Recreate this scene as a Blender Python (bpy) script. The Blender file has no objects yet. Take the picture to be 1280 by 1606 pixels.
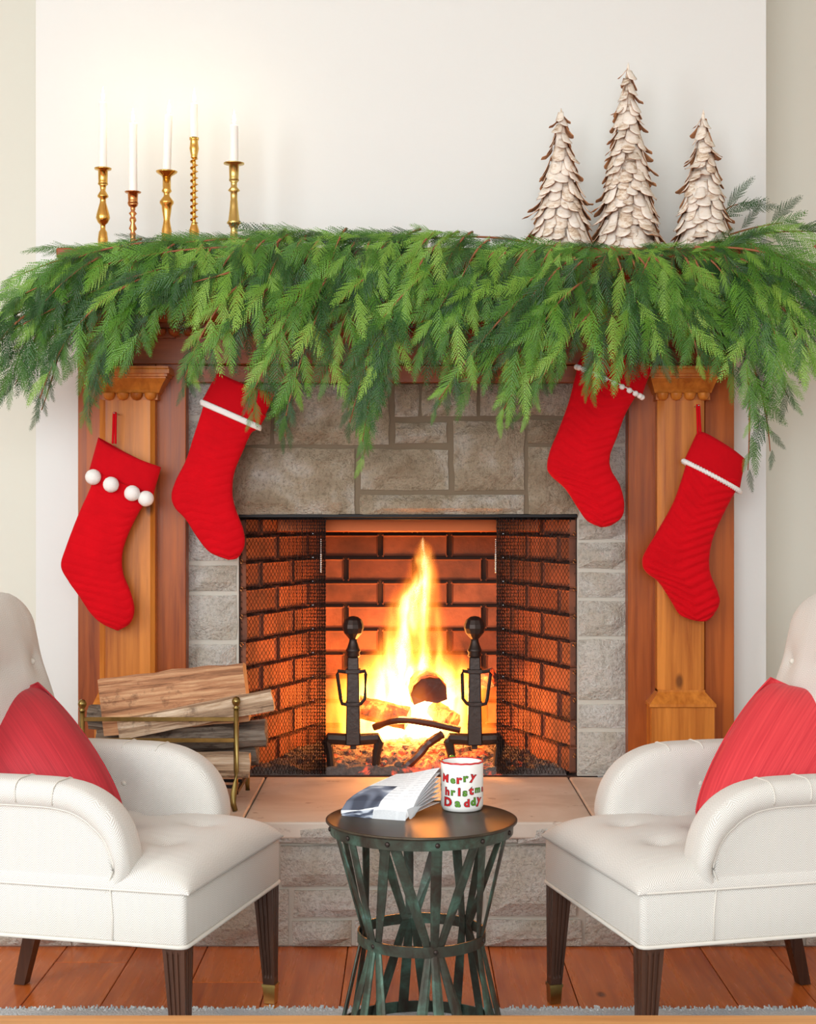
import bpy, bmesh, math, random
from math import sin, cos, pi, sqrt, atan2, radians, exp
from mathutils import Vector, Matrix, noise
random.seed(7)
S = bpy.context.scene
COL = S.collection
F = 2400.0; HZ = 803.0; HC = 1.10            # focal length in px, horizon row, eye height
def P(px, py, d):                             # point seen at a pixel, d metres away
    return Vector(((px - 640) / F * d, d, HC - (py - HZ) / F * d))

# ------------------------------------------------------------------ camera
cam = bpy.data.cameras.new('camera'); cam_o = bpy.data.objects.new('camera', cam); COL.objects.link(cam_o)
cam.sensor_fit = 'HORIZONTAL'; cam.sensor_width = 36; cam.lens = F / 1280 * 36
cam_o.location = (0, 0, HC); cam_o.rotation_euler = (pi / 2, 0, 0); cam.clip_start = .05
S.camera = cam_o
# ------------------------------------------------------------------ world, lights, exposure
W = bpy.data.worlds.new('world'); S.world = W; W.use_nodes = True
W.node_tree.nodes['Background'].inputs[0].default_value = (.90, .96, 1, 1)
W.node_tree.nodes['Background'].inputs[1].default_value = 1.12
def light(name, kind, loc, energy, color, size=None, size_y=None, target=None, radius=None):
    l = bpy.data.lights.new(name, kind); l.energy = energy; l.color = color
    o = bpy.data.objects.new(name, l); COL.objects.link(o); o.location = loc
    if kind == 'AREA':
        l.shape = 'RECTANGLE'; l.size = size; l.size_y = size_y or size
    if radius is not None: l.shadow_soft_size = radius
    if target is not None:
        o.rotation_euler = (Vector(target) - Vector(loc)).to_track_quat('-Z', 'Y').to_euler()
    return o
# daylight of the room's windows: tall ones in the wall behind the camera, one in the left wall
light('window_light_rear', 'AREA', (-.9, -1.9, 1.9), 152, (.91, .97, 1), 3.4, 1.9, (0, 4, 1.1))
light('window_light_left', 'AREA', (-2.9, 1.5, 1.8), 68, (.91, .97, 1), 1.6, 1.6, (0, 4.0, .9))
S.view_settings.view_transform = 'Standard'
S.view_settings.look = 'None'; S.view_settings.gamma = 1
S.view_settings.use_curve_mapping = False
S.view_settings.exposure = .0
S.cycles.use_denoising = True; S.cycles.denoising_prefilter = 'NONE'
S.cycles.max_bounces = 8; S.cycles.diffuse_bounces = 4; S.cycles.glossy_bounces = 4
S.cycles.volume_bounces = 0; S.cycles.transparent_max_bounces = 16
S.cycles.sample_clamp_indirect = 6

# ------------------------------------------------------------------ node helpers
def srgb(r, g, b):
    f = lambda c: (c / 255 / 12.92) if c / 255 <= .04045 else ((c / 255 + .055) / 1.055) ** 2.4
    return (f(r), f(g), f(b), 1)
class NT:
    def __init__(s, name):
        s.m = bpy.data.materials.new(name); s.m.use_nodes = True
        s.t = s.m.node_tree; s.b = s.t.nodes['Principled BSDF']; s.out = s.t.nodes['Material Output']
    def n(s, typ, ins=None, **kw):
        x = s.t.nodes.new(typ)
        for k, v in kw.items(): setattr(x, k, v)
        for k, v in (ins or {}).items(): s.put(x.inputs[k], v)
        return x
    def put(s, sock, v):
        if isinstance(v, bpy.types.NodeSocket): s.t.links.new(v, sock)
        elif isinstance(v, bpy.types.Node): s.t.links.new(v.outputs[0], sock)
        else: sock.default_value = v
    def math(s, op, a, b=0.0, c=0.0, clamp=False):
        return s.n('ShaderNodeMath', {0: a, 1: b, 2: c}, operation=op, use_clamp=clamp).outputs[0]
    def coord(s, which='Object'): return s.n('ShaderNodeTexCoord').outputs[which]
    def scale(s, vec, sc, loc=(0, 0, 0)): return s.n('ShaderNodeMapping', {0: vec, 1: loc, 3: sc}).outputs[0]
    def noise(s, vec, sc, det=3, rough=.55, dist=0): return s.n('ShaderNodeTexNoise', {'Vector': vec, 'Scale': sc, 'Detail': det, 'Roughness': rough, 'Distortion': dist}).outputs[0]
    def ramp(s, fac, stops, interp='LINEAR'):
        r = s.n('ShaderNodeValToRGB', {0: fac}); cr = r.color_ramp; cr.interpolation = interp
        while len(cr.elements) > 1: cr.elements.remove(cr.elements[-1])
        for i, (p, c) in enumerate(stops):
            e = cr.elements[0] if i == 0 else cr.elements.new(p)
            e.position = p; e.color = c if len(c) == 4 else (*c, 1)
        return r.outputs[0]
    def mix(s, fac, a, b, blend='MIX'):
        x = s.n('ShaderNodeMix', data_type='RGBA', blend_type=blend)
        s.put(x.inputs[0], fac); s.put(x.inputs[6], a); s.put(x.inputs[7], b)
        return x.outputs[2]
    def bump(s, h, strength=.5, dist=.01, nrm=None):
        x = s.n('ShaderNodeBump', {'Strength': strength, 'Distance': dist, 'Height': h})
        if nrm: s.put(x.inputs['Normal'], nrm)
        s.put(s.b.inputs['Normal'], x.outputs[0]); return x.outputs[0]
    def set(s, **kw):
        for k, v in kw.items(): s.put(s.b.inputs[k.replace('_', ' ')], v)
        return s.m
def plain(name, col, rough=.5, metal=0, spec=.5, bump=0, bscale=200):
    t = NT(name); t.set(Base_Color=col, Roughness=rough, Metallic=metal)
    t.b.inputs['Specular IOR Level'].default_value = spec
    if bump: t.bump(t.noise(t.coord(), bscale, 4), bump, .002)
    return t.m

# ------------------------------------------------------------------ materials
def wall_mat(name, col):
    t = NT(name); c = t.coord()
    t.set(Base_Color=t.mix(t.noise(c, 1.3, 3), col, tuple(v * .965 for v in col[:3]) + (1,)), Roughness=.75)
    t.bump(t.noise(c, 90, 4), .06, .003); return t.m
M_breast = wall_mat('breast_paint', srgb(228, 231, 228))
M_side = wall_mat('side_wall_paint', srgb(222, 222, 210))
M_ceil = wall_mat('ceiling_paint', srgb(240, 240, 236))

def wood_mat(name, light_, dark, axis, rough=.38, knots=True, sc=1.0, coat=0):
    t = NT(name); c = t.coord(); info = t.n('ShaderNodeObjectInfo').outputs['Random']
    off = t.n('ShaderNodeCombineXYZ', {0: t.math('MULTIPLY', info, 13.1), 1: t.math('MULTIPLY', info, 7.7), 2: t.math('MULTIPLY', info, 5.3)}).outputs[0]
    v = t.n('ShaderNodeVectorMath', {0: c, 1: off}, operation='ADD').outputs[0]
    st = [34 * sc, 34 * sc, 34 * sc]; st[axis] = 1.6 * sc
    st2 = [5 * sc] * 3; st2[axis] = .9 * sc
    g = t.noise(t.scale(v, st), 1.6, 5, .6, .4); g2 = t.noise(t.scale(v, st2), 1.5, 3, .5, .6)
    f = t.math('ADD', t.math('MULTIPLY', g, .55), t.math('MULTIPLY', g2, .55))
    col = t.ramp(f, [(.36, dark), (.5, tuple((a + b) / 2 for a, b in zip(light_, dark))), (.66, light_)])
    if knots:
        k = [8, 8, 8]; k[axis] = 4.0; k[2 if axis == 1 else 1] = .01
        vo = t.n('ShaderNodeTexVoronoi', {'Vector': t.scale(v, k), 'Scale': 1.0, 'Randomness': 1.0}).outputs['Distance']
        km = t.ramp(vo, [(.05, (1, 1, 1)), (.11, (0, 0, 0))])
        col = t.mix(t.math('MULTIPLY', km, .75), col, tuple(x * .22 for x in dark[:3]) + (1,))
    t.set(Base_Color=col, Roughness=t.math('ADD', t.math('MULTIPLY', g, .2), rough - .1))
    t.b.inputs['Specular IOR Level'].default_value = .3
    if coat: t.set(Coat_Weight=coat, Coat_Roughness=.15)
    t.bump(g, .12, .003); return t.m
M_pine = wood_mat('mantel_pine', srgb(210, 130, 50), srgb(150, 76, 20), 2, .36)
M_pine_dark = wood_mat('mantel_pine_flat', srgb(178, 92, 30), srgb(116, 48, 10), 2, .36)
M_pine_h = wood_mat('mantel_pine_shaded', srgb(166, 86, 38), srgb(100, 44, 16), 0, .36)  # darker, redder pine: the garland's shade is put into this colour
M_plank = wood_mat('floor_planks', srgb(222, 118, 50), srgb(166, 70, 24), 1, .26, True, .8, .35)
M_coffee = wood_mat('coffee_table_wood', srgb(214, 156, 96), srgb(160, 102, 52), 0, .4, False)
M_darkwood = wood_mat('dark_leg_wood', srgb(84, 54, 40), srgb(46, 27, 20), 2, .3, False)

def stone_mat(name, warm):
    t = NT(name); c = t.coord(); rnd = t.n('ShaderNodeObjectInfo').outputs['Random']
    off = t.n('ShaderNodeCombineXYZ', {0: t.math('MULTIPLY', rnd, 31.0), 1: 0.0, 2: t.math('MULTIPLY', rnd, 17.0)}).outputs[0]
    v = t.n('ShaderNodeVectorMath', {0: c, 1: off}, operation='ADD').outputs[0]
    big = t.noise(v, 5.5, 3, .6, .5); fine = t.noise(v, 46, 6, .72); mid = t.noise(v, 15, 5, .6)
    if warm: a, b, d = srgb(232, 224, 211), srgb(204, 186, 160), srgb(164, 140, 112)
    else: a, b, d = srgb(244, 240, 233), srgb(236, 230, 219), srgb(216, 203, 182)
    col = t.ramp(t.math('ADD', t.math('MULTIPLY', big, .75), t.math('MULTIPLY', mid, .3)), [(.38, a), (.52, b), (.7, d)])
    col = t.mix(t.ramp(fine, [(.34, (.4, .4, .4)), (.46, (0, 0, 0))]), col, tuple(x * .6 for x in d[:3]) + (1,))
    gr = t.noise(v, 120, 5, .75); col = t.mix(t.ramp(gr, [(.40, (.42, .42, .42)), (.50, (0, 0, 0))]), col, tuple(x * .5 for x in d[:3]) + (1,))
    t.set(Base_Color=col, Roughness=.95); t.b.inputs['Specular IOR Level'].default_value = .2
    h = t.math('ADD', t.math('MULTIPLY', gr, .3), t.math('ADD', t.math('MULTIPLY', mid, 1.0), t.math('MULTIPLY', fine, .55)))
    t.bump(h, 1.0, .035 if warm else .032); return t.m
M_stone_w = stone_mat('lintel_stone', True); M_stone_g = stone_mat('pale_stone', False)
M_mortar = plain('mortar', srgb(196, 190, 178), .95, bump=.6, bscale=60)
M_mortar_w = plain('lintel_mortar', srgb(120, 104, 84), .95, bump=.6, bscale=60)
def slab_mat():
    t = NT('hearth_slab_stone'); c = t.coord(); a = t.noise(c, 3, 4, .6, .6); f = t.noise(c, 60, 5, .7)
    col = t.ramp(a, [(.35, srgb(216, 204, 190)), (.6, srgb(190, 172, 154))])
    col = t.mix(t.ramp(t.noise(c, 24, 3), [(.66, (0, 0, 0)), (.74, (.6, .6, .6))]), col, srgb(130, 100, 80))
    t.set(Base_Color=col, Roughness=.62); t.bump(f, .25, .004); return t.m
M_slab = slab_mat()
def brick_mat():
    t = NT('firebrick'); c = t.coord(); rnd = t.n('ShaderNodeObjectInfo').outputs['Random']
    col = t.mix(rnd, srgb(150, 92, 66), srgb(116, 66, 46))
    col = t.mix(t.ramp(t.noise(c, 9, 4), [(.4, (0, 0, 0)), (.7, (.7, .7, .7))]), col, srgb(66, 44, 36))
    t.set(Base_Color=col, Roughness=.85); t.bump(t.noise(c, 50, 5), .5, .006); return t.m
M_brick = brick_mat(); M_soot = plain('sooty_mortar', srgb(62, 42, 34), .95, bump=.5, bscale=60)
M_iron = plain('wrought_iron', srgb(66, 56, 52), .42, .75, bump=.5, bscale=70)
M_black = plain('blackened_steel', srgb(28, 26, 27), .5, .6)
M_damper = plain('damper_glow_tint', srgb(176, 84, 22), .45, .4, bump=.2, bscale=30)  # orange is the fire's glow painted onto the plate
M_chain = plain('bright_chain', srgb(210, 208, 205), .25, 1)
M_mesh = plain('mesh_wire', srgb(40, 26, 22), .5, .4)
def brass(name, a, b, r):
    t = NT(name); t.set(Base_Color=t.mix(t.noise(t.coord(), 35, 3), a, b), Metallic=1.0, Roughness=r); return t.m
M_brass = brass('polished_brass', srgb(238, 196, 110), srgb(206, 156, 70), .2)
M_brass_red = brass('reddish_brass', srgb(222, 160, 104), srgb(186, 118, 66), .22)
M_brass_pale = brass('satin_brass', srgb(222, 196, 124), srgb(196, 164, 92), .3)
M_brass_old = brass('aged_brass', srgb(176, 152, 92), srgb(112, 92, 52), .28)
def wax():
    t = NT('candle_wax'); t.set(Base_Color=srgb(252, 248, 240), Roughness=.45)
    t.set(Subsurface_Weight=.3); t.b.inputs['Subsurface Radius'].default_value = (.02, .012, .008); return t.m
M_wax = wax(); M_wick = plain('wick', (.02, .015, .01, 1), .9)
def emis(name, col, st):
    t = NT(name); t.set(Base_Color=(0, 0, 0, 1), Emission_Color=col, Emission_Strength=st, Roughness=1); return t.m
M_cflame = emis('candle_flame', (1, .86, .62, 1), 14)

def velvet(name, col):
    t = NT(name); c = t.coord()
    k = t.mix(t.noise(c, 14, 4, .6), tuple(x * .72 for x in col[:3]) + (1,), col)
    t.set(Base_Color=k, Roughness=.9, Sheen_Weight=.25, Sheen_Roughness=.4, Sheen_Tint=(1, .25, .2, 1))
    t.b.inputs['Specular IOR Level'].default_value = .15
    t.bump(t.noise(c, 400, 3), .3, .002, ); return t.m
M_red = velvet('red_velvet', srgb(214, 4, 22)); M_red_cuff = velvet('red_cuff_velvet', srgb(206, 4, 22))
M_redin = plain('stocking_lining', srgb(96, 6, 12), .95)
M_white = plain('white_trim', srgb(246, 243, 238), .85, bump=.8, bscale=500)
def pillow_mat(name, a, b):
    t = NT(name); uv = t.coord('UV'); s = t.noise(t.scale(uv, (3, 170, 1)), 1, 3, .6, .3)
    t.set(Base_Color=t.mix(t.ramp(s, [(.35, (0, 0, 0)), (.65, (1, 1, 1))]), a, b), Roughness=.62, Sheen_Weight=.06)
    t.bump(s, .35, .003); return t.m
M_pil_l = pillow_mat('crimson_pillow_silk', srgb(158, 16, 32), srgb(182, 28, 42))
M_pil_r = pillow_mat('sunlit_red_pillow_silk', srgb(202, 40, 52), srgb(224, 62, 68))  # coral tone: sunlight put into the right pillow's red
def herring():
    t = NT('herringbone_weave'); uv = t.coord('UV'); sp = t.n('ShaderNodeSeparateXYZ', {0: uv})
    tri = t.math('PINGPONG', sp.outputs[0], .0135)
    ph = t.math('MULTIPLY', t.math('ADD', sp.outputs[1], t.math('MULTIPLY', tri, 1.15)), 2 * pi / .0048)
    s = t.math('ADD', t.math('MULTIPLY', t.math('SINE', ph), .5), .5)
    lum = t.noise(t.coord(), 5, 2)
    a = t.mix(lum, srgb(238, 236, 231), srgb(230, 227, 221))
    t.set(Base_Color=t.mix(s, a, srgb(196, 191, 182)), Roughness=.88, Sheen_Weight=.1)
    t.b.inputs['Specular IOR Level'].default_value = .2
    t.bump(s, .3, .0015); return t.m
M_fab = herring(); M_pipe = plain('fabric_piping', srgb(222, 217, 207), .9)
def patina():
    t = NT('green_patina_metal'); c = t.coord(); a = t.noise(c, 14, 5, .65, .5); b = t.noise(c, 60, 4)
    col = t.ramp(a, [(.34, srgb(62, 52, 44)), (.5, srgb(72, 78, 68)), (.62, srgb(84, 110, 96)), (.75, srgb(112, 146, 142))])
    t.set(Base_Color=col, Metallic=.55, Roughness=t.math('ADD', .28, t.math('MULTIPLY', b, .25))); t.bump(b, .25, .002); return t.m
M_pat = patina()
def top_metal():
    t = NT('dark_bronze_top'); c = t.coord(); a = t.noise(c, 9, 5, .6, .4)
    t.set(Base_Color=t.ramp(a, [(.35, srgb(66, 54, 44)), (.65, srgb(92, 84, 70))]), Metallic=.7, Roughness=t.math('ADD', .34, t.math('MULTIPLY', a, .2))); return t.m
M_top = top_metal()
def bark_in(name, stops, rough=.8):
    t = NT(name); c = t.coord(); rnd = t.n('ShaderNodeObjectInfo').outputs['Random']
    off = t.n('ShaderNodeCombineXYZ', {0: t.math('MULTIPLY', rnd, 9.0), 1: t.math('MULTIPLY', rnd, 5.0), 2: t.math('MULTIPLY', rnd, 3.0)}).outputs[0]
    v = t.n('ShaderNodeVectorMath', {0: c, 1: off}, operation='ADD').outputs[0]
    a = t.noise(t.scale(v, (1, 1, 2.2)), 34, 6, .7, .5)
    a = t.math('ADD', a, t.math('MULTIPLY', t.math('SUBTRACT', rnd, .5), .16))
    t.set(Base_Color=t.ramp(a, stops), Roughness=rough); t.bump(a, .4, .003); return t.m
M_bark = bark_in('birch_bark_outer', [(.27, srgb(150, 118, 90)), (.38, srgb(212, 190, 164)), (.48, srgb(240, 230, 214)), (.75, srgb(250, 246, 238))])
M_barkin = bark_in('birch_bark_inner', [(.3, srgb(150, 92, 58)), (.7, srgb(206, 150, 104))])
def leaf_mat(name, a, b):
    t = NT(name); rnd = t.n('ShaderNodeObjectInfo').outputs['Random']; n = t.noise(t.coord(), 22, 2)
    f = t.math('ADD', t.math('MULTIPLY', rnd, .55), t.math('MULTIPLY', n, .5))
    t.set(Base_Color=t.mix(f, a, b), Roughness=.42, Subsurface_Weight=0)
    t.b.inputs['Specular IOR Level'].default_value = .45; return t.m
M_leaf = leaf_mat('cedar_leaf', srgb(34, 86, 16), srgb(104, 158, 44))
M_leaf_d = leaf_mat('cedar_leaf_dark', srgb(16, 54, 18), srgb(50, 102, 30))
M_leaf_y = leaf_mat('cedar_leaf_bright', srgb(92, 146, 34), srgb(152, 190, 80))
M_twig = plain('cedar_twig', srgb(150, 92, 58), .7, bump=.5)
def log_mat(name, a, b, d):
    t = NT(name); c = t.coord(); g = t.noise(t.scale(c, (3, 60, 60)), 1, 6, .7, .3); k = t.noise(c, 16, 5, .7)
    col = t.ramp(g, [(.33, d), (.48, b), (.62, a)])
    col = t.mix(t.ramp(k, [(.58, (0, 0, 0)), (.68, (.65, .65, .65))]), col, d)
    t.set(Base_Color=col, Roughness=.85); t.bump(g, .8, .008); return t.m
M_log = log_mat('split_log_face', srgb(220, 174, 132), srgb(186, 132, 94), srgb(110, 72, 48))
M_log_p = log_mat('pale_bark', srgb(226, 204, 178), srgb(186, 156, 126), srgb(96, 72, 56))
M_log_g = log_mat('grey_bark', srgb(150, 138, 124), srgb(104, 90, 78), srgb(48, 40, 36))
M_logend = plain('log_end_grain', srgb(226, 182, 128), .85, bump=.6, bscale=80)
def ember(name, st, lo, hi, base=srgb(60, 50, 46)):
    t = NT(name); c = t.coord(); a = t.noise(c, 17, 5, .65, .4); f = t.noise(c, 90, 4, .7)
    r = t.n('ShaderNodeVectorMath', {0: c}, operation='LENGTH').outputs['Value']
    heat = t.math('SUBTRACT', a, t.math('MULTIPLY', r, .62))
    e = t.ramp(heat, [(lo, (0, 0, 0)), ((lo + hi) / 2, (.5, .035, .002)), (hi, (1, .30, .04))])
    t.set(Base_Color=t.mix(f, base, srgb(150, 138, 132)), Roughness=.95, Emission_Color=e, Emission_Strength=st)
    t.bump(f, 1, .01); return t.m
M_ash = ember('ash_and_embers', 2.4, .38, .59)
M_char = ember('charred_wood', 3.0, .42, .62, srgb(38, 28, 24))
M_charlog = plain('charred_log_end', srgb(84, 40, 24), .35, bump=.5, bscale=60)
M_glaze = plain('mug_glaze', srgb(246, 245, 240), .12)
M_mred = plain('mug_red', srgb(206, 40, 44), .2); M_mgrn = plain('mug_green', srgb(92, 150, 46), .2); M_mblk = plain('mug_ink', srgb(30, 26, 26), .3)
def paper(name):
    t = NT(name); uv = t.coord('UV'); sp = t.n('ShaderNodeSeparateXYZ', {0: uv})
    ln = t.math('GREATER_THAN', t.math('SINE', t.math('MULTIPLY', sp.outputs[1], 300)), .15)
    wd = t.math('GREATER_THAN', t.noise(t.scale(uv, (90, 48, 1)), 1, 2), .42)
    colm = t.math('GREATER_THAN', t.math('PINGPONG', sp.outputs[0], .11), .012)
    m = t.math('MULTIPLY', t.math('MULTIPLY', ln, wd), colm)
    t.set(Base_Color=t.mix(t.math('MULTIPLY', m, .22), srgb(236, 238, 240), srgb(120, 122, 128)), Roughness=.8); return t.m
M_paper = paper('newsprint'); M_paperw = plain('paper_white', srgb(232, 235, 238), .8)
def photo_mat():
    t = NT('printed_photo'); c = t.coord('UV')
    t.set(Base_Color=t.ramp(t.noise(c, 7, 2, .5, .5), [(.38, srgb(58, 64, 80)), (.5, srgb(120, 128, 146)), (.58, srgb(206, 212, 222))]), Roughness=.6); return t.m
M_photo = photo_mat()
def rugm():
    t = NT('rug_pile'); c = t.coord(); a = t.noise(c, 7, 3); f = t.noise(c, 160, 3)
    t.set(Base_Color=t.mix(f, t.ramp(a, [(.4, srgb(206, 208, 208)), (.6, srgb(166, 182, 196))]), srgb(228, 226, 222)), Roughness=.95); t.bump(f, 1, .006); return t.m
M_rug = rugm()

# ------------------------------------------------------------------ mesh helpers
def link(o, parent=None):
    COL.objects.link(o)
    if parent: o.parent = parent
    return o
def mesh_data(name, v, f, mats, smooth=True, uvs=None, idx=None):
    me = bpy.data.meshes.new(name); me.from_pydata([tuple(p) for p in v], [], f)
    for m in (mats if isinstance(mats, (list, tuple)) else [mats]): me.materials.append(m)
    if smooth: me.polygons.foreach_set('use_smooth', [True] * len(me.polygons))
    if idx: me.polygons.foreach_set('material_index', idx)
    if uvs:
        l = me.uv_layers.new(name='UVMap').data
        for lp in me.loops: l[lp.index].uv = uvs[lp.vertex_index]
    me.update(); return me
def mk(name, v, f, mats, parent=None, smooth=True, uvs=None, idx=None):
    return link(bpy.data.objects.new(name, mesh_data(name, v, f, mats, smooth, uvs, idx)), parent)
def tag(o, label=None, cat=None, group=None, kind=None):
    if label: o['label'] = label
    if cat: o['category'] = cat
    if group: o['group'] = group
    if kind: o['kind'] = kind
    return o
def empty(name, loc=(0, 0, 0), rz=0, **kw):
    o = bpy.data.objects.new(name, None); COL.objects.link(o); o.location = loc; o.rotation_euler = (0, 0, rz)
    o.empty_display_size = .05; return tag(o, **kw)
def from_bm(name, bm, mats, parent=None, smooth=False, boxuv=False):
    me = bpy.data.meshes.new(name)
    bmesh.ops.recalc_face_normals(bm, faces=bm.faces)
    if boxuv:
        uv = bm.loops.layers.uv.new('UVMap')
        for f in bm.faces:
            n = f.normal
            for l in f.loops:
                c = l.vert.co
                if abs(n.z) > max(abs(n.x), abs(n.y)): l[uv].uv = (c.y, c.x)
                elif abs(n.x) > abs(n.y): l[uv].uv = (c.y, c.z)
                else: l[uv].uv = (c.x, c.z)
    bm.to_mesh(me); bm.free()
    for m in (mats if isinstance(mats, (list, tuple)) else [mats]): me.materials.append(m)
    if smooth: me.polygons.foreach_set('use_smooth', [True] * len(me.polygons))
    return link(bpy.data.objects.new(name, me), parent)
def box(name, x0, x1, y0, y1, z0, z1, mat, parent=None, bev=.002, seg=1, jit=0, boxuv=False, smooth=False):
    bm = bmesh.new(); bmesh.ops.create_cube(bm, size=1)
    for v in bm.verts:
        v.co = Vector((x0 + (v.co.x + .5) * (x1 - x0), y0 + (v.co.y + .5) * (y1 - y0), z0 + (v.co.z + .5) * (z1 - z0)))
        if jit: v.co += Vector((random.uniform(-jit, jit), random.uniform(-jit, jit), random.uniform(-jit, jit)))
    if bev: bmesh.ops.bevel(bm, geom=bm.edges[:], offset=bev, segments=seg, affect='EDGES', profile=.5)
    return from_bm(name, bm, mat, parent, smooth, boxuv)
def rock(name, x0, x1, y0, y1, z0, z1, mat, parent, bul=.008, seed=0):
    """quarried stone: front face (towards -y) split into a small uneven grid with chipped edges"""
    nx = max(3, min(7, int((x1 - x0) / .05))); nz = max(3, min(5, int((z1 - z0) / .035)))
    v = []; f = []
    for j in range(nz + 1):
        for i in range(nx + 1):
            a, b = i / nx, j / nz; edge = i in (0, nx) or j in (0, nz)
            x = x0 + a * (x1 - x0); z = z0 + b * (z1 - z0)
            if edge:
                x += noise.noise(Vector((x * 20, z * 20, seed))) * .006; z += noise.noise(Vector((z * 20, x * 20, seed + 5))) * .005
                y = y0 + .008
            else: y = y0 - bul * (.5 + noise.noise(Vector((x * 12, seed * 3.1, z * 12))))
            v.append((x, y, z))
    for j in range(nz):
        for i in range(nx):
            k = j * (nx + 1) + i; f.append((k, k + 1, k + nx + 2, k + nx + 1))
    rim = [i for i in range(nx + 1)] + [(j + 1) * (nx + 1) - 1 for j in range(1, nz + 1)] + [nz * (nx + 1) + i for i in range(nx - 1, -1, -1)] + [j * (nx + 1) for j in range(nz - 1, 0, -1)]
    b0 = len(v)
    for k in rim: v.append((v[k][0], y1, v[k][2]))
    n = len(rim)
    for k in range(n): f.append((rim[(k + 1) % n], rim[k], b0 + k, b0 + (k + 1) % n))
    f.append(tuple(b0 + k for k in range(n)))
    return mk(name, v, f, mat, parent, smooth=False)
def lathe_vf(prof, n=28, c=(0, 0, 0), cap=True):
    v = []; f = []
    for r, z in prof:
        for k in range(n): v.append((c[0] + r * cos(2 * pi * k / n), c[1] + r * sin(2 * pi * k / n), c[2] + z))
    for j in range(len(prof) - 1):
        for k in range(n):
            a = j * n + k; b = j * n + (k + 1) % n; f.append((a, b, b + n, a + n))
    if cap: f.append(tuple(range(n - 1, -1, -1))); f.append(tuple((len(prof) - 1) * n + k for k in range(n)))
    return v, f
def lathe(name, prof, mat, parent=None, n=28, c=(0, 0, 0), cap=True, smooth=True):
    v, f = lathe_vf(prof, n, c, cap); o = mk(name, v, f, mat, parent, smooth)
    return o
def tube_vf(pts, rad, n=6, flat=None, closed=False, up=Vector((0, 0, 1))):
    pts = [Vector(p) for p in pts]; v = []; f = []; N = len(pts)
    for i, p in enumerate(pts):
        if closed: t = pts[(i + 1) % N] - pts[i - 1]
        else: t = pts[min(i + 1, N - 1)] - pts[max(i - 1, 0)]
        t.normalize(); a = t.cross(up)
        if a.length < .05: a = t.cross(Vector((1, 0, 0)))
        a.normalize(); b = a.cross(t).normalized(); r = rad[i] if isinstance(rad, (list, tuple)) else rad
        ra, rb = (r, r) if flat is None else (r, r * flat)
        for k in range(n):
            q = 2 * pi * k / n; v.append(p + a * cos(q) * ra + b * sin(q) * rb)
    for i in range(N if closed else N - 1):
        for k in range(n):
            A = i * n + k; B = i * n + (k + 1) % n; C = ((i + 1) % N) * n + (k + 1) % n; D = ((i + 1) % N) * n + k
            f.append((A, B, C, D))
    if not closed: f.append(tuple(range(n - 1, -1, -1))); f.append(tuple((N - 1) * n + k for k in range(n)))
    return v, f
def tube(name, pts, rad, mat, parent=None, n=8, flat=None, closed=False, smooth=True, up=Vector((0, 0, 1))):
    v, f = tube_vf(pts, rad, n, flat, closed, up); return mk(name, v, f, mat, parent, smooth)
def join_vf(L):
    V = []; Fc = []
    for v, f in L:
        o = len(V); V += list(v); Fc += [tuple(i + o for i in q) for q in f]
    return V, Fc
def prism(name, prof, ax, a0, a1, mat, parent=None, bev=0):
    """profile of (y,z) swept along x (ax='x'), or (x,z) along y (ax='y')"""
    bm = bmesh.new(); rings = []
    for a in (a0, a1):
        rings.append([bm.verts.new((a, p[0], p[1]) if ax == 'x' else (p[0], a, p[1])) for p in prof])
    bm.faces.new(rings[0]); bm.faces.new(rings[1][::-1]); n = len(prof)
    for i in range(n): bm.faces.new((rings[0][i], rings[1][i], rings[1][(i + 1) % n], rings[0][(i + 1) % n]))
    if bev: bmesh.ops.bevel(bm, geom=bm.edges[:], offset=bev, segments=2, affect='EDGES')
    return from_bm(name, bm, mat, parent)
def resample(pts, n):
    pts = [Vector(p) for p in pts]; d = [0]
    for i in range(1, len(pts)): d.append(d[-1] + (pts[i] - pts[i - 1]).length)
    def cr(i, t):
        p0, p1, p2, p3 = pts[max(i - 1, 0)], pts[i], pts[min(i + 1, len(pts) - 1)], pts[min(i + 2, len(pts) - 1)]
        return .5 * ((2 * p1) + (p2 - p0) * t + (2 * p0 - 5 * p1 + 4 * p2 - p3) * t * t + (3 * p1 - p0 - 3 * p2 + p3) * t ** 3)
    out = []; i = 0
    for k in range(n):
        s = d[-1] * k / (n - 1)
        while i < len(pts) - 2 and d[i + 1] < s: i += 1
        out.append(cr(i, (s - d[i]) / max(d[i + 1] - d[i], 1e-9)))
    return out

# ================================================================== ROOM
DW = 4.56; XL, XR = -1.109, 1.067
rm = lambda n, *a, mat, **k: tag(box(n, *a, mat, bev=0, **k), kind='structure')
rm('wall_breast', XL, XR, DW, 5.35, 1.85, 2.95, mat=M_breast)
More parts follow.
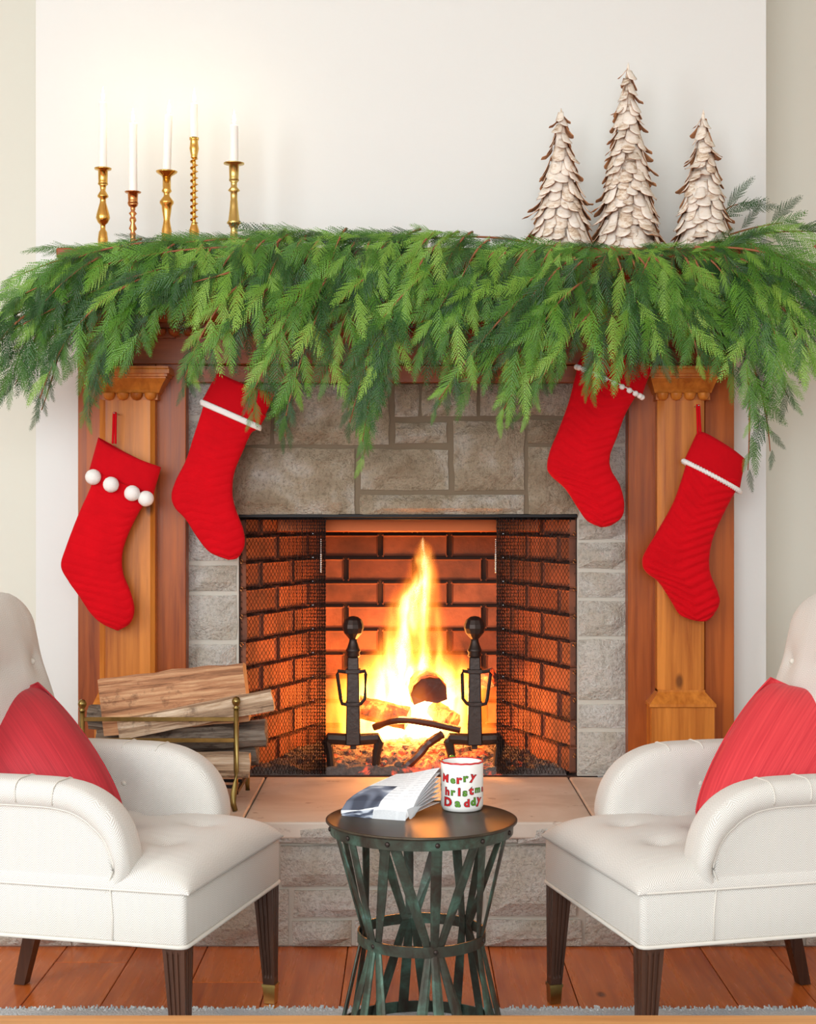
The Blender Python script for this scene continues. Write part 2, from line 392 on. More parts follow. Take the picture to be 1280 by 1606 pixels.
# the breast below the mantel is cut around the firebox
tag(box('wall_breast_side', XL, -.60, DW, 5.35, 0, 1.85, M_breast, bev=0), kind='structure')
tag(box('wall_breast_side', .60, XR, DW, 5.35, 0, 1.85, M_breast, bev=0), kind='structure')
tag(box('wall_breast_over', -.60, .60, DW, 5.35, 1.16, 1.85, M_breast, bev=0), kind='structure')
rm('wall_back_left', -3.0, XL, 4.84, 5.1, 0, 2.95, mat=M_side)
rm('wall_back_right', XR, 3.0, 4.84, 5.1, 0, 2.95, mat=M_side)
rm('wall_left', -3.1, -3.0, -2.2, 5.1, 0, 2.95, mat=M_side)
rm('wall_right', 3.0, 3.1, -2.2, 5.1, 0, 2.95, mat=M_side)
rm('ceiling', -3.1, 3.1, 1.2, 5.1, 2.95, 3.05, mat=M_ceil)
for nm, a, b in (('baseboard_left', -3.0, XL), ('baseboard_right', XR, 3.0)):
    tag(box(nm, a, b, 4.82, 4.84, 0, .14, M_ceil, bev=.003), kind='structure')
fl = tag(box('floor', -3.1, 3.1, -2.2, 5.1, -.08, -.022, M_plank, bev=0), kind='structure')
x = -3.0; k = 0
while x < 3.0:
    w = .178
    cut = [-2.2, 1.2 + (k * 1.37) % 1.5, 5.0] if k % 2 else [-2.2, 3.0 + (k * .77) % 1.7, 5.0]
    for a, b in zip(cut, cut[1:]):
        box('plank', x + .001, x + w - .001, a + .001, b - .001, -.022, random.uniform(-.0007, 0), M_plank, fl, bev=.0015)
    x += w; k += 1

# ================================================================== HEARTH
HH = .321
hearth = empty('hearth', (0, 3.845, 0)); tag(hearth, 'raised pale stone hearth in front of the fireplace opening', 'hearth')
hearth.location = (0, 0, 0)
box('core', -1.28, 1.28, 3.872, 4.555, 0, HH - .04, M_mortar, hearth, bev=.004)
for a, b in ((-1.3, -.42), (-.416, .47), (.474, 1.3)):
    sl = box('slab', a, b, 3.842, 4.50, HH - .042, HH, M_slab, hearth, bev=.005, seg=2)
def pxr(px0, px1, py0, py1, d, mat, parent, nm='stone', depth=.03, bul=.008, seed=0):
    a = P(px0, py1, d); b = P(px1, py0, d); return rock(nm, a.x, b.x, d, d + depth, a.z, b.z, mat, parent, bul, seed)
H3 = 3.858
rows = [  # px boxes on the hearth front
 (1292, 1323, [-170, -60, 70, 190, 330, 436, 556, 690, 812, 925, 1040, 1150, 1290, 1440]),
]
k = 0
for y0, y1, xs in rows:
    for a, b in zip(xs, xs[1:]):
        k += 1; pxr(a + .5, b - .5, y0, y1, 3.843, M_stone_g, hearth, 'slab_edge', .02, .010, k)
hs = [(-170, -40, 1329, 1392), (-34, 120, 1329, 1392), (126, 300, 1329, 1390), (306, 432, 1329, 1390), (439, 640, 1328, 1391), (646, 756, 1328, 1391), (763, 905, 1328, 1437), (912, 1090, 1328, 1416), (1096, 1260, 1328, 1400), (1266, 1440, 1328, 1420),
      (-170, -20, 1398, 1483), (-14, 100, 1398, 1440), (-14, 110, 1446, 1484), (106, 300, 1397, 1440), (116, 300, 1446, 1484), (307, 452, 1397, 1484), (460, 595, 1398, 1439), (601, 756, 1398, 1439), (459, 550, 1446, 1485), (557, 660, 1446, 1485), (666, 757, 1446, 1485),
      (763, 912, 1445, 1485), (919, 1010, 1424, 1484), (1016, 1150, 1424, 1484), (1156, 1260, 1408, 1484), (1266, 1440, 1428, 1484)]
for i, (a, b, c, d) in enumerate(hs): pxr(a, b, c, d, H3, M_stone_g, hearth, 'stone', .02, .014, 40 + i)

# ================================================================== STONE SURROUND
sur = empty('stone_surround'); tag(sur, 'stone fireplace surround framed by the pine mantel', 'fireplace surround')
box('mortar_bed', -.665, -.50, 4.519, 4.556, HH, 1.49, M_mortar, sur, bev=0)
box('mortar_bed', .50, .665, 4.519, 4.556, HH, 1.49, M_mortar, sur, bev=0)
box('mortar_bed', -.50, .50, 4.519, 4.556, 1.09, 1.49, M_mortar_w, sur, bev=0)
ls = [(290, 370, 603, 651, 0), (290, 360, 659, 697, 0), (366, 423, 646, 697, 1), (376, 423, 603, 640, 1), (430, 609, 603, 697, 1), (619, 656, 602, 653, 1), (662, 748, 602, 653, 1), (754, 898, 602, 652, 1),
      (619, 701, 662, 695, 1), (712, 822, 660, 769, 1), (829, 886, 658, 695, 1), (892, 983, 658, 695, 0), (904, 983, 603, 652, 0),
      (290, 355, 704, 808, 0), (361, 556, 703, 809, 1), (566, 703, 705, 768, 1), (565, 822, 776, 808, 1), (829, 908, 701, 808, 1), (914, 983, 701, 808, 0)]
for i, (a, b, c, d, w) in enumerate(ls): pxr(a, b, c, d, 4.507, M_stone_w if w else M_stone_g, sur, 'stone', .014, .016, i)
for i, (c, d) in enumerate([(816, 879), (887, 926), (934, 1003), (1011, 1060), (1068, 1120), (1128, 1214)]): pxr(294, 370, c, d, 4.507, M_stone_g, sur, 'stone', .014, .016, 70 + i)
for i, (c, d) in enumerate([(815, 846), (851, 892), (898, 937), (943, 997), (1004, 1098), (1105, 1142), (1149, 1214)]): pxr(908, 983, c, d, 4.507, M_stone_g, sur, 'stone', .014, .016, 90 + i)

# ================================================================== FIREBOX
fb = empty('firebox'); tag(fb, 'brick lined firebox glowing from the fire inside', 'firebox')
X0, X1, Y0, Y1 = .497, .31, 4.53, 5.02; ZT = 1.095
def panel(name, pts, mat, th, parent):   # slab with a normal thickness
    p = [Vector(q) for q in pts]; n = (p[1] - p[0]).cross(p[3] - p[0]).normalized() * th
    v = p + [q + n for q in p]; f = [(0, 1, 2, 3), (7, 6, 5, 4)] + [(i, i + 4, (i + 1) % 4 + 4, (i + 1) % 4) for i in range(4)]
    return mk(name, v, f, mat, parent, smooth=False)
panel('back_wall', [(X1, Y1, HH - .02), (-X1, Y1, HH - .02), (-X1, Y1, ZT), (X1, Y1, ZT)], M_soot, .04, fb)
panel('left_wall', [(-X0, Y0, HH - .02), (-X1 - .005, Y1 + .01, HH - .02), (-X1 - .005, Y1 + .01, ZT), (-X0, Y0, ZT)], M_soot, -.04, fb)
panel('right_wall', [(X1 + .005, Y1 + .01, HH - .02), (X0, Y0, HH - .02), (X0, Y0, ZT), (X1 + .005, Y1 + .01, ZT)], M_soot, -.04, fb)
box('firebox_floor', -.56, .56, 4.50, 5.06, HH - .05, HH - .002, M_soot, fb, bev=0)
box('light_leak_lid', -.56, .56, 4.53, 5.06, ZT, ZT + .03, M_soot, fb, bev=0)  # unseen lid added to stop firelight leaking out of the top
box('damper_plate', -.40, .40, 4.66, 4.675, 1.039, ZT, M_damper, fb, bev=.003)
box('steel_lintel', -.50, .50, 4.512, 4.535, 1.083, 1.094, M_black, fb, bev=.002)
def brick_wall(o, u, L, z0, z1, nrm):
    o = Vector(o); u = Vector(u).normalized(); nrm = Vector(nrm).normalized(); bh, bl = .078, .225; r = 0; z = z0
    while z < z1 - .01:
        zz = min(z + bh - .012, z1); s = -(r % 2) * bl / 2
        while s < L:
            a, b = max(s, 0) + .004, min(s + bl - .012, L) - .002
            if b - a > .02:
                bm = bmesh.new(); bmesh.ops.create_cube(bm, size=1); j = random.uniform(0, .004)
                for v in bm.verts:
                    q = v.co + Vector((.5, .5, .5)); v.co = o + u * (a + q.x * (b - a)) + nrm * (-.002 + q.y * (.014 + j)) + Vector((0, 0, z + q.z * (zz - z)))
                bmesh.ops.bevel(bm, geom=bm.edges[:], offset=.005, segments=1, affect='EDGES')
                from_bm('brick', bm, M_brick, fb)
            s += bl
        z += bh; r += 1
brick_wall((-X1, Y1, 0), (1, 0, 0), 2 * X1, HH + .012, ZT, (0, -1, 0))
dv = Vector((X0 - X1, Y0 - Y1, 0)); LL = dv.length
brick_wall((-X0, Y0, 0), (X0 - X1, Y1 - Y0, 0), LL, HH + .012, ZT, (dv.y * -1, X0 - X1, 0) if False else (Y1 - Y0, -(X0 - X1), 0))
brick_wall((X1, Y1, 0), (X0 - X1, Y0 - Y1, 0), LL, HH + .012, ZT, (-(Y1 - Y0), -(X0 - X1), 0))

# ash bed
NX, NY = 90, 44; v = []; f = []
for j in range(NY + 1):
    for i in range(NX + 1):
        yy = 4.535 + .47 * j / NY; hw = .47 - (.16) * j / NY; xx = -hw + 2 * hw * i / NX
        h = .018 + .05 * exp(-((xx - .03) / .22) ** 2 - ((yy - 4.78) / .16) ** 2)
        h += .016 * noise.noise(Vector((xx * 22, yy * 22, 1))) + .010 * noise.noise(Vector((xx * 60, yy * 60, 3)))
        if j == 0: h = .0
        v.append((xx - .03, yy - 4.74, max(h, 0)))
for j in range(NY):
    for i in range(NX): k = j * (NX + 1) + i; f.append((k, k + 1, k + NX + 2, k + NX + 1))
ash = mk('ash_bed', v, f, M_ash, smooth=False); ash.location = (.03, 4.74, HH - .001)
tag(ash, 'grey ash and glowing embers heaped on the firebox floor', 'ash', kind='stuff')
L = []
for i in range(420):
    a = random.uniform(-.44, .44); yy = random.uniform(4.56, 4.92); a *= 1 - (yy - 4.53) * .5; r = random.uniform(.006, .017)
    base = .02 + .05 * exp(-((a - .03) / .22) ** 2 - ((yy - 4.78) / .16) ** 2)
    bm = bmesh.new(); bmesh.ops.create_icosphere(bm, subdivisions=1, radius=r)
    L.append(([(q.co.x * random.uniform(.7, 1.4) + a - .03, q.co.y * random.uniform(.7, 1.3) + yy - 4.74, q.co.z * random.uniform(.6, 1.1) + base) for q in bm.verts], [tuple(x_.index for x_ in q.verts) for q in bm.faces])); bm.free()
v, f = join_vf(L); co = mk('ember_coals', v, f, M_ash, smooth=False); co.location = (.03, 4.74, HH)
tag(co, 'small crumbled coals and cinders scattered over the ash bed', 'coals', kind='stuff')

# logs: irregular prisms
def logmesh(name, p0, p1, prof, mats, parent=None, rough=.004, seed=0, n=9, tw=0):
    """prof: list of (a,b) cross-section points; a = sideways, b = up"""
    p0, p1 = Vector(p0), Vector(p1); t = (p1 - p0); Lg = t.length; t.normalize()
    loc = p0.copy(); a = t.cross(Vector((0, 0, 1))).normalized(); b = a.cross(t).normalized(); v = []; f = []; m = len(prof); idx = []
    # local frame: x along the log
    for i in range(n + 1):
        for k, (qa, qb) in enumerate(prof):
            s = 1 + .10 * noise.noise(Vector((i * .6, k * 1.7, seed))); e = Vector((noise.noise(Vector((i * 1.1, k, seed + 9))), noise.noise(Vector((k, i * 1.3, seed + 4))), 0)) * rough
            end = rough * 1.6 * noise.noise(Vector((k * 2.1, i, seed))) if i in (0, n) else 0
            v.append((i / n * Lg + end, qa * s + e.x, qb * s + e.y))
    for i in range(n):
        for k in range(m): f.append((i * m + k, i * m + (k + 1) % m, (i + 1) * m + (k + 1) % m, (i + 1) * m + k)); idx.append(0)
    f.append(tuple(range(m - 1, -1, -1))); f.append(tuple(n * m + k for k in range(m))); idx += [1, 1]
    o = mk(name, v, f, mats, parent, smooth=False, idx=idx)
    R = Matrix((t, -a, b)).transposed().to_4x4(); o.matrix_world = Matrix.Translation(loc) @ R
    return o
def circ(r, n=10, sq=1.0): return [(r * cos(2 * pi * k / n), r * sq * sin(2 * pi * k / n)) for k in range(n)]
B = lambda px, py, d: P(px, py, d)
tag(logmesh('burning_log', B(676, 1085, 4.66), B(664, 1060, 4.93), [(-.050, -.024), (-.02, -.036), (.02, -.030), (.052, -.040), (.060, -.010), (.052, .018), (.030, .038), (.004, .046), (-.026, .038), (-.048, .014)], [M_char, M_charlog], rough=.008, seed=1), 'short charred log with a glossy dark rounded end amid the flames', 'log')
tag(logmesh('burning_log', B(560, 1108, 4.74), B(640, 1128, 4.70), circ(.036, 9), [M_char, M_char], rough=.006, seed=2), 'checked glowing log lying left in the fire, behind the left andiron', 'log')
tag(logmesh('burning_log', B(700, 1085, 4.86), B(775, 1062, 4.80), circ(.030, 9), [M_char, M_char], rough=.006, seed=3), 'dark cracked log rising behind the right andiron', 'log')
tag(logmesh('burning_log', B(682, 1112, 4.76), B(710, 1132, 4.68), circ(.030, 9), [M_char, M_char], rough=.007, seed=4), 'glowing stub of wood just under the glossy charred log', 'log')
def stick(pts, r, lab, seed):
    pts = resample(pts, 14); rr = [r * (1 + .25 * noise.noise(Vector((i * .7, seed, 0)))) for i in range(14)]
    o = tube('burning_stick', pts, rr, M_charlog, n=7, smooth=False); return tag(o, lab, 'stick')
stick([B(586, 1141, 4.66), B(622, 1130, 4.64), B(664, 1133, 4.62), B(722, 1145, 4.60)], .011, 'arched brown stick lying across the embers below the flames', 1)
stick([B(634, 1204, 4.56), B(655, 1186, 4.57), B(672, 1166, 4.58), B(694, 1152, 4.60)], .013, 'dark stick slanting down to the front of the embers', 2)

# flames: a real volume of burning gas standing on the logs
def flame_mat():
    m = bpy.data.materials.new('flame_gas'); m.use_nodes = True; t = m.node_tree; t.nodes.clear()
    T = NT.__new__(NT); T.m = m; T.t = t
    out = t.nodes.new('ShaderNodeOutputMaterial'); c = T.coord('Object')
    w = T.n('ShaderNodeTexNoise', {'Vector': T.scale(c, (5.5, 5.5, 2.6)), 'Scale': 1.0, 'Detail': 3.0, 'Roughness': .6}).outputs[1]
    wv = T.n('ShaderNodeVectorMath', {0: w, 1: (.5, .5, .5)}, operation='SUBTRACT').outputs[0]
    z0 = T.n('ShaderNodeSeparateXYZ', {0: c}).outputs[2]
    amp = T.math('ADD', .08, T.math('MULTIPLY', z0, .16))
    wv = T.n('ShaderNodeVectorMath', {0: wv, 3: amp}, operation='SCALE').outputs[0]
    c2 = T.n('ShaderNodeVectorMath', {0: c, 1: wv}, operation='ADD').outputs[0]
    sp = T.n('ShaderNodeSeparateXYZ', {0: c2}); X, Y, Z = sp.outputs[0], sp.outputs[1], sp.outputs[2]
    fc = T.n('ShaderNodeFloatCurve', {1: T.math('DIVIDE', z0, .64)}); cv = fc.mapping.curves[0]
    pts = [(0, .62), (.10, .84), (.26, .80), (.38, .54), (.5, .36), (.65, .29), (.82, .19), (.94, .09), (1, 0)]
    cv.points[0].location = pts[0]; cv.points[1].location = pts[-1]
    for p in pts[1:-1]: cv.points.new(*p)
    fc.mapping.update()
    r = T.math('MAXIMUM', T.math('MULTIPLY', fc.outputs[0], .38), .002)
    xc = T.math('ADD', T.math('MULTIPLY', z0, .06), -.02)
    dx = T.math('SUBTRACT', X, xc); q = T.math('SQRT', T.math('ADD', T.math('MULTIPLY', dx, dx), T.math('MULTIPLY', T.math('MULTIPLY', Y, Y), 3.0)))
    d = T.math('SUBTRACT', 1.0, T.math('DIVIDE', q, r), clamp=True)
    tg = T.n('ShaderNodeTexNoise', {'Vector': T.scale(c2, (22, 22, 5)), 'Scale': 1.0, 'Detail': 2.0}).outputs[0]
    d2 = T.math('MULTIPLY', d, T.n('ShaderNodeMapRange', {0: tg, 1: .36, 2: .62, 3: .25, 4: 1.25}).outputs[0])
    low = T.math('SUBTRACT', 1.3, T.math('MULTIPLY', z0, 1.35))
    st = T.math('MULTIPLY', T.math('POWER', d2, 1.3), T.math('MULTIPLY', low, 120.0))
    col = T.ramp(d2, [(0, (1, .10, .005)), (.25, (1, .26, .02)), (.6, (1, .46, .09)), (1, (1, .74, .42))])
    e = T.n('ShaderNodeEmission', {0: col, 1: st}); t.links.new(e.outputs[0], out.inputs['Volume'])
    return m
v, f = lathe_vf([(.28, 0), (.33, .1), (.32, .22), (.22, .34), (.16, .5), (.09, .66)], 20)
v = [(a + .0, b * .55, c) for a, b, c in v]
fl_o = mk('flames', v, f, flame_mat()); fl_o.location = (.02, 4.80, .385)
tag(fl_o, 'tall bright yellow fire blazing between the two andirons', 'fire')
light('fire_glow', 'POINT', (.02, 4.76, .54), 18, (1, .30, .055), radius=.07)
light('fire_glow_low', 'POINT', (.0, 4.70, .46), 13, (1, .32, .06), radius=.05)
light('fire_glow_left', 'POINT', (-.13, 4.74, .50), 9, (1, .34, .065), radius=.05)
light('fire_glow_right', 'POINT', (.14, 4.76, .50), 7, (1, .34, .065), radius=.05)

# ================================================================== ANDIRONS
def andiron(px, lab, sx):
    d = 4.56; m = d / F; c = P(px, 803, d); X = lambda a: c.x + (a - px) * m; Z = lambda py: HC - (py - HZ) * m
    r = empty('andiron', (c.x, d, HH)); tag(r, lab, 'andiron', 'andirons in the firebox')
    o = r.location; zz = lambda py: Z(py) - HH
    lathe('ball_finial', [(.002, zz(966)), (.014, zz(967.5)), (.025, zz(972)), (.031, zz(979)), (.032, zz(985)), (.027, zz(993)), (.017, zz(999)), (.012, zz(1002))], M_iron, r, n=12, smooth=False)
    lathe('neck', [(.011, zz(1001)), (.012, zz(1006)), (.019, zz(1017)), (.022, zz(1019)), (.022, zz(1021)), (.019, zz(1024)), (.021, zz(1028)), (.017, zz(1031))], M_iron, r, n=14)
    a, b = .0165, .022; z1, z0 = zz(1030), zz(1168)
    v = [(-b, -b, z0), (b, -b, z0), (b, b, z0), (-b, b, z0), (-a, -a, z1), (a, -a, z1), (a, a, z1), (-a, a, z1)]
    f = [(3, 2, 1, 0), (4, 5, 6, 7)] + [(i, (i + 1) % 4, (i + 1) % 4 + 4, i + 4) for i in range(4)]
    bm = bmesh.new(); vs = [bm.verts.new(p) for p in v]; [bm.faces.new([vs[i] for i in q]) for q in f]
    bmesh.ops.bevel(bm, geom=bm.edges[:], offset=.003, segments=1, affect='EDGES'); from_bm('column', bm, M_iron, r)
    for s in (-1, 1):
        w = .036 if s * sx < 0 else .044
        tube('side_ring', [(s * .012, -.024, zz(1053)), (s * w, -.026, zz(1051)), (s * (w + .002), -.026, zz(1056)), (s * (w - (.008 if s * sx > 0 else 0)), -.026, zz(1094)), (s * (w - .012), -.026, zz(1102)), (s * .012, -.024, zz(1104))], .0058, M_iron, r, n=6, smooth=False)
    for py in (1052, 1103): box('strap', -.022, .022, -.03, .02, zz(py + 3), zz(py - 3), M_iron, r, bev=.001)
    hl = .078
    for s in (-1, 1):
        pts = [(s * .012, 0, zz(1160)), (s * (hl - .004), 0, zz(1158)), (s * hl, 0, zz(1163)), (s * (hl - .008), 0, zz(1182)), (s * (hl - .012), 0, zz(1204)), (s * (hl - .004), 0, .002)]
        tube('foot', pts, [.018, .017, .015, .0125, .0115, .013], M_iron, r, n=8, smooth=False, up=Vector((0, 1, 0)))
    box('rear_bar', -.009, .009, .01, .30, .07, .088, M_iron, r, bev=.002); box('rear_leg', -.009, .009, .285, .30, .0, .072, M_iron, r, bev=.002)
    return r
andiron(554, 'left of the two wrought iron andirons with ball finials', -1)
andiron(744.5, 'right of the two wrought iron andirons with ball finials', 1)

# ================================================================== MESH SPARK CURTAINS
def curtain(side, lab):
    r = empty('spark_curtain', (0, 0, 0)); tag(r, lab, 'fire screen', 'mesh spark curtains')
    # x positions: outer .49 -> inner .275 ; folds tighten inwards
    n = 140; s_ = []
    inner = .243 if side < 0 else .262
    for i in range(n + 1):
        u = i / n; x_ = .495 - (.495 - inner) * (u ** 1.0)
        y_ = 4.529 + .011 * sin(2 * pi * (2.6 * u + 9.5 * u ** 4)) + .002 * sin(u * 31)
        s_.append(Vector((side * x_, y_, 0)))
    arc = [0]
    for a, b in zip(s_, s_[1:]): arc.append(arc[-1] + (b - a).length)
    A = arc[-1]
    def at(s):
        s = min(max(s, 0), A); lo, hi = 0, n
        while hi - lo > 1:
            mid = (lo + hi) // 2
            if arc[mid] <= s: lo = mid
            else: hi = mid
        t = (s - arc[lo]) / (arc[hi] - arc[lo] + 1e-9); return s_[lo].lerp(s_[hi], t)
    V = []; Fc = []; z0, z1 = HH + .004, 1.082; pitch = .0125; rw = .0009; slope = .62
    for sg in (-1, 1):
        k = -int((z1 - z0) * slope / pitch) - 1
        while True:
            start = k * pitch; k += 1
            if start > A + (z1 - z0) * slope: break
            pts = []; st = .0085; m = int((z1 - z0) / st)
            for j in range(m + 1):
                z = z0 + (z1 - z0) * j / m; s = start + slope * (z - z0) if sg > 0 else start + slope * (z1 - z)
                if 0 <= s <= A: p = at(s); pts.append(Vector((p.x, p.y + sg * .0006, z)))
            if len(pts) > 2:
                v, f = tube_vf(pts, rw, 3, up=Vector((0, 1, 0))); o = len(V); V += v; Fc += [tuple(i + o for i in q) for q in f]
    w = mk('wire_mesh', V, Fc, M_mesh, r, smooth=False); w['kind'] = 'stuff'
    for sx in (.492,):
        for i in range(9):
            z = .38 + i * .082; tube('edge_ring', [(side * (sx + .004 * cos(q)), 4.522, z + .006 * sin(q)) for q in [k_ * pi / 4 for k_ in range(8)]], .0012, M_brass_red, r, n=5, closed=True)
    for q in range(7):
        xx = side * (.48 - q * (.48 - inner) / 6); tube('hanging_ring', [(xx, 4.527 + .008 * cos(a), 1.078 + .008 * sin(a)) for a in [k_ * pi / 4 for k_ in range(8)]], .0012, M_black, r, n=5, closed=True)
    # pull chain
    px = 503.5 if side < 0 else 777.5; d = 4.512
    L = []
    pz = [P(px, y, d) for y in range(846, 900, 3)]
    for i, p in enumerate(pz):
        rr = .0022 if i < 8 else .0038
        v, f = lathe_vf([(.0004, -rr), (rr * .8, -rr * .6), (rr, 0), (rr * .8, rr * .6), (.0004, rr)], 8, (p.x, p.y, p.z)); L.append((v, f))
    v, f = tube_vf([pz[0], pz[-1]], .0010, 5); L.append((v, f))
    v, f = join_vf(L); mk('pull_chain', v, f, M_chain, r)
    return r
curtain(-1, 'black wire mesh spark curtain bunched at the left of the opening')
curtain(1, 'black wire mesh spark curtain bunched at the right of the opening')
rod = tube('curtain_rod', [(-.494, 4.527, 1.084 - .004), (.494, 4.527, 1.084 - .004)], .0035, M_black, n=10); tag(rod, 'thin black rod across the top of the fireplace opening', 'rod')

# ================================================================== MANTELPIECE
mt = empty('mantelpiece'); tag(mt, 'old pine mantelpiece with pilasters framing the stone fireplace', 'mantelpiece')
def pbox(nm, a, b, c, d, dep, back, mat, bev=.002):   # px box whose front is at distance dep
    p = P(a, d, dep); q = P(b, c, dep); return box(nm, p.x, q.x, dep, back, max(p.z, 0.0) if nm != 'x' else p.z, q.z, mat, mt, bev)
for a, b in ((122, 292), (985, 1152)):
    p = P(a, 0, 4.46); q = P(b, 0, 4.46); top = P(0, 470, 4.46).z
    # side boards, three per leg so that the joints show
    w = [p.x, p.x + .30 * (q.x - p.x) if a < 500 else p.x + .28 * (q.x - p.x), p.x + .72 * (q.x - p.x), q.x]
    for i in range(3): box('board', w[i] + .0005, w[i + 1] - .0005, 4.46, 4.558, HH, top, M_pine_dark, mt, bev=.002)
pil = {}
for a, b, pa, pb in ((155, 242, 148, 252), (1032, 1106, 1020, 1121)):
    z1 = P(0, 626, 4.41).z; z0 = P(0, 1100, 4.41).z; x0_, x1_ = P(a, 0, 4.41).x, P(b, 0, 4.41).x; ch = .012
    bm = bmesh.new(); ring = []
    for z in (z0, z1): ring.append([bm.verts.new(q + (z,)) for q in [(x0_, 4.462), (x0_, 4.41 + ch), (x0_ + ch * 1.6, 4.41), (x1_ - ch, 4.41), (x1_, 4.41 + ch), (x1_, 4.462)]])
    for i in range(5): bm.faces.new((ring[0][i], ring[0][i + 1], ring[1][i + 1], ring[1][i]))
    bm.faces.new(ring[0][::-1]); bm.faces.new(ring[1]); from_bm('pilaster', bm, M_pine, mt)
    # plinth and its sloping moulding
    zt = P(0, 1106, 4.395).z; zt2 = P(0, 1086, 4.40).z; xa, xb = P(pa, 0, 4.39).x, P(pb, 0, 4.39).x
    box('plinth', xa, xb, 4.385, 4.462, HH, zt - .004, M_pine, mt, bev=.003)
    bm = bmesh.new()
    lo = [(xa - .003, 4.38), (xb + .003, 4.38), (xb + .003, 4.462), (xa - .003, 4.462)]; hi = [(x0_, 4.408), (x1_, 4.408), (x1_, 4.462), (x0_, 4.462)]
    R_ = [[bm.verts.new(q + (z,)) for q in rg] for rg, z in ((lo, zt - .004), (lo, zt + .004), (hi, zt2), (hi, zt2 + .006))]
    for A_, B_ in zip(R_, R_[1:]):
        for i in range(4): bm.faces.new((A_[i], A_[(i + 1) % 4], B_[(i + 1) % 4], B_[i]))
    bm.faces.new(R_[0][::-1]); bm.faces.new(R_[-1]); from_bm('plinth_moulding', bm, M_pine, mt)
# capitals
for a, b, w0, w1 in ((150, 265, 160, 247), (1014, 1135, 1029, 1114)):
    lv = [(w0, w1, 627, 4.408), (w0, w1, 617, 4.408), (w0 - 2, w1 + 2, 616, 4.400), (w0 - 3, w1 + 4, 611, 4.396), (w0 - 6, w1 + 9, 600, 4.382), (w0 - 8, w1 + 13, 593, 4.372), (w0 - 8, w1 + 13, 591, 4.372), (a + 2, b - 3, 590, 4.366), (a + 2, b - 3, 586, 4.366), (a, b, 585, 4.360), (a, b, 579, 4.360), (a + 1, b - 1, 577, 4.362), (a + 1, b - 1, 574, 4.362)]
    v = []; f = []
    for q, w, y, d in lv:
        p0, p1 = P(q, y, d), P(w, y, d); v += [(p0.x, d, p0.z), (p1.x, d, p1.z), (p1.x, 4.464, p1.z), (p0.x, 4.464, p0.z)]
    for i in range(len(lv) - 1):
        for k in range(4): f.append((i * 4 + k, i * 4 + (k + 1) % 4, i * 4 + 4 + (k + 1) % 4, i * 4 + 4 + k))
    f += [(3, 2, 1, 0), tuple(len(v) - 4 + k for k in range(4))]; mk('capital', v, f, M_pine, mt, smooth=False)
    for i in range(4):
        cx = w0 + (i + .5) * (w1 - w0) / 4; p = P(cx, 617, 4.402); rx = (w1 - w0) / 8 * .9 * p.y / F
        lathe('bead', [(.001, -.020), (rx * .6, -.017), (rx * .9, -.010), (rx, -.002), (rx, .002)], M_pine, mt, n=14, c=p)
# frieze boards
pbox('lintel_board', 292, 985, 573, 600, 4.475, 4.556, M_pine_h)
for a, b in ((122, 180), (180.5, 470), (470.5, 830), (830.5, 1110), (1110.5, 1152)): pbox('frieze_board', a, b, 529, 571, 4.448, 4.556, M_pine_h)
# crown: profile lengths stepping forward
def crown(nm, x0_, x1_, f_):
    pr = [(4.556, P(0, 531, 4.45).z)]
    for py, d in [(531, 4.446), (527, 4.446), (516, 4.446), (515, 4.432), (508, 4.432), (506, 4.42), (494, 4.402), (484, 4.398), (483, 4.386), (478, 4.386), (474, 4.372), (462, 4.350), (448, 4.335), (447, 4.318), (438, 4.318), (434, 4.30), (420, 4.27), (410, 4.252), (409, 4.245)]:
        pr.append((d - f_, P(0, py, d).z))
    pr.append((4.556, pr[-1][1])); o = prism(nm, pr, 'x', x0_, x1_, M_pine_h, mt); return o
crown('crown_moulding', P(124, 0, 4.44).x, P(1150, 0, 4.44).x, 0)
crown('crown_break', P(176, 0, 4.44).x, P(275, 0, 4.44).x, .022); crown('crown_break', P(1010, 0, 4.44).x, P(1106, 0, 4.44).x, .022)
nb = 42
for i in range(nb):
    cx = 184 + i * (1102 - 184) / (nb - 1); p = P(cx, 517, 4.436 - (.022 if cx < 275 or cx > 1010 else 0)); rx = .0185
    lathe('bead', [(.001, -.020), (rx * .6, -.017), (rx * .9, -.010), (rx, -.002), (rx, .002)], M_pine_h, mt, n=12, c=p)
SH = P(0, 409, 4.245).z; SHT = SH + .028
box('shelf', -.965, .955, 4.195, 4.556, SH, SHT, M_pine_h, mt, bev=.004, seg=2)
for a, b in ((-.95, -.94),): pass

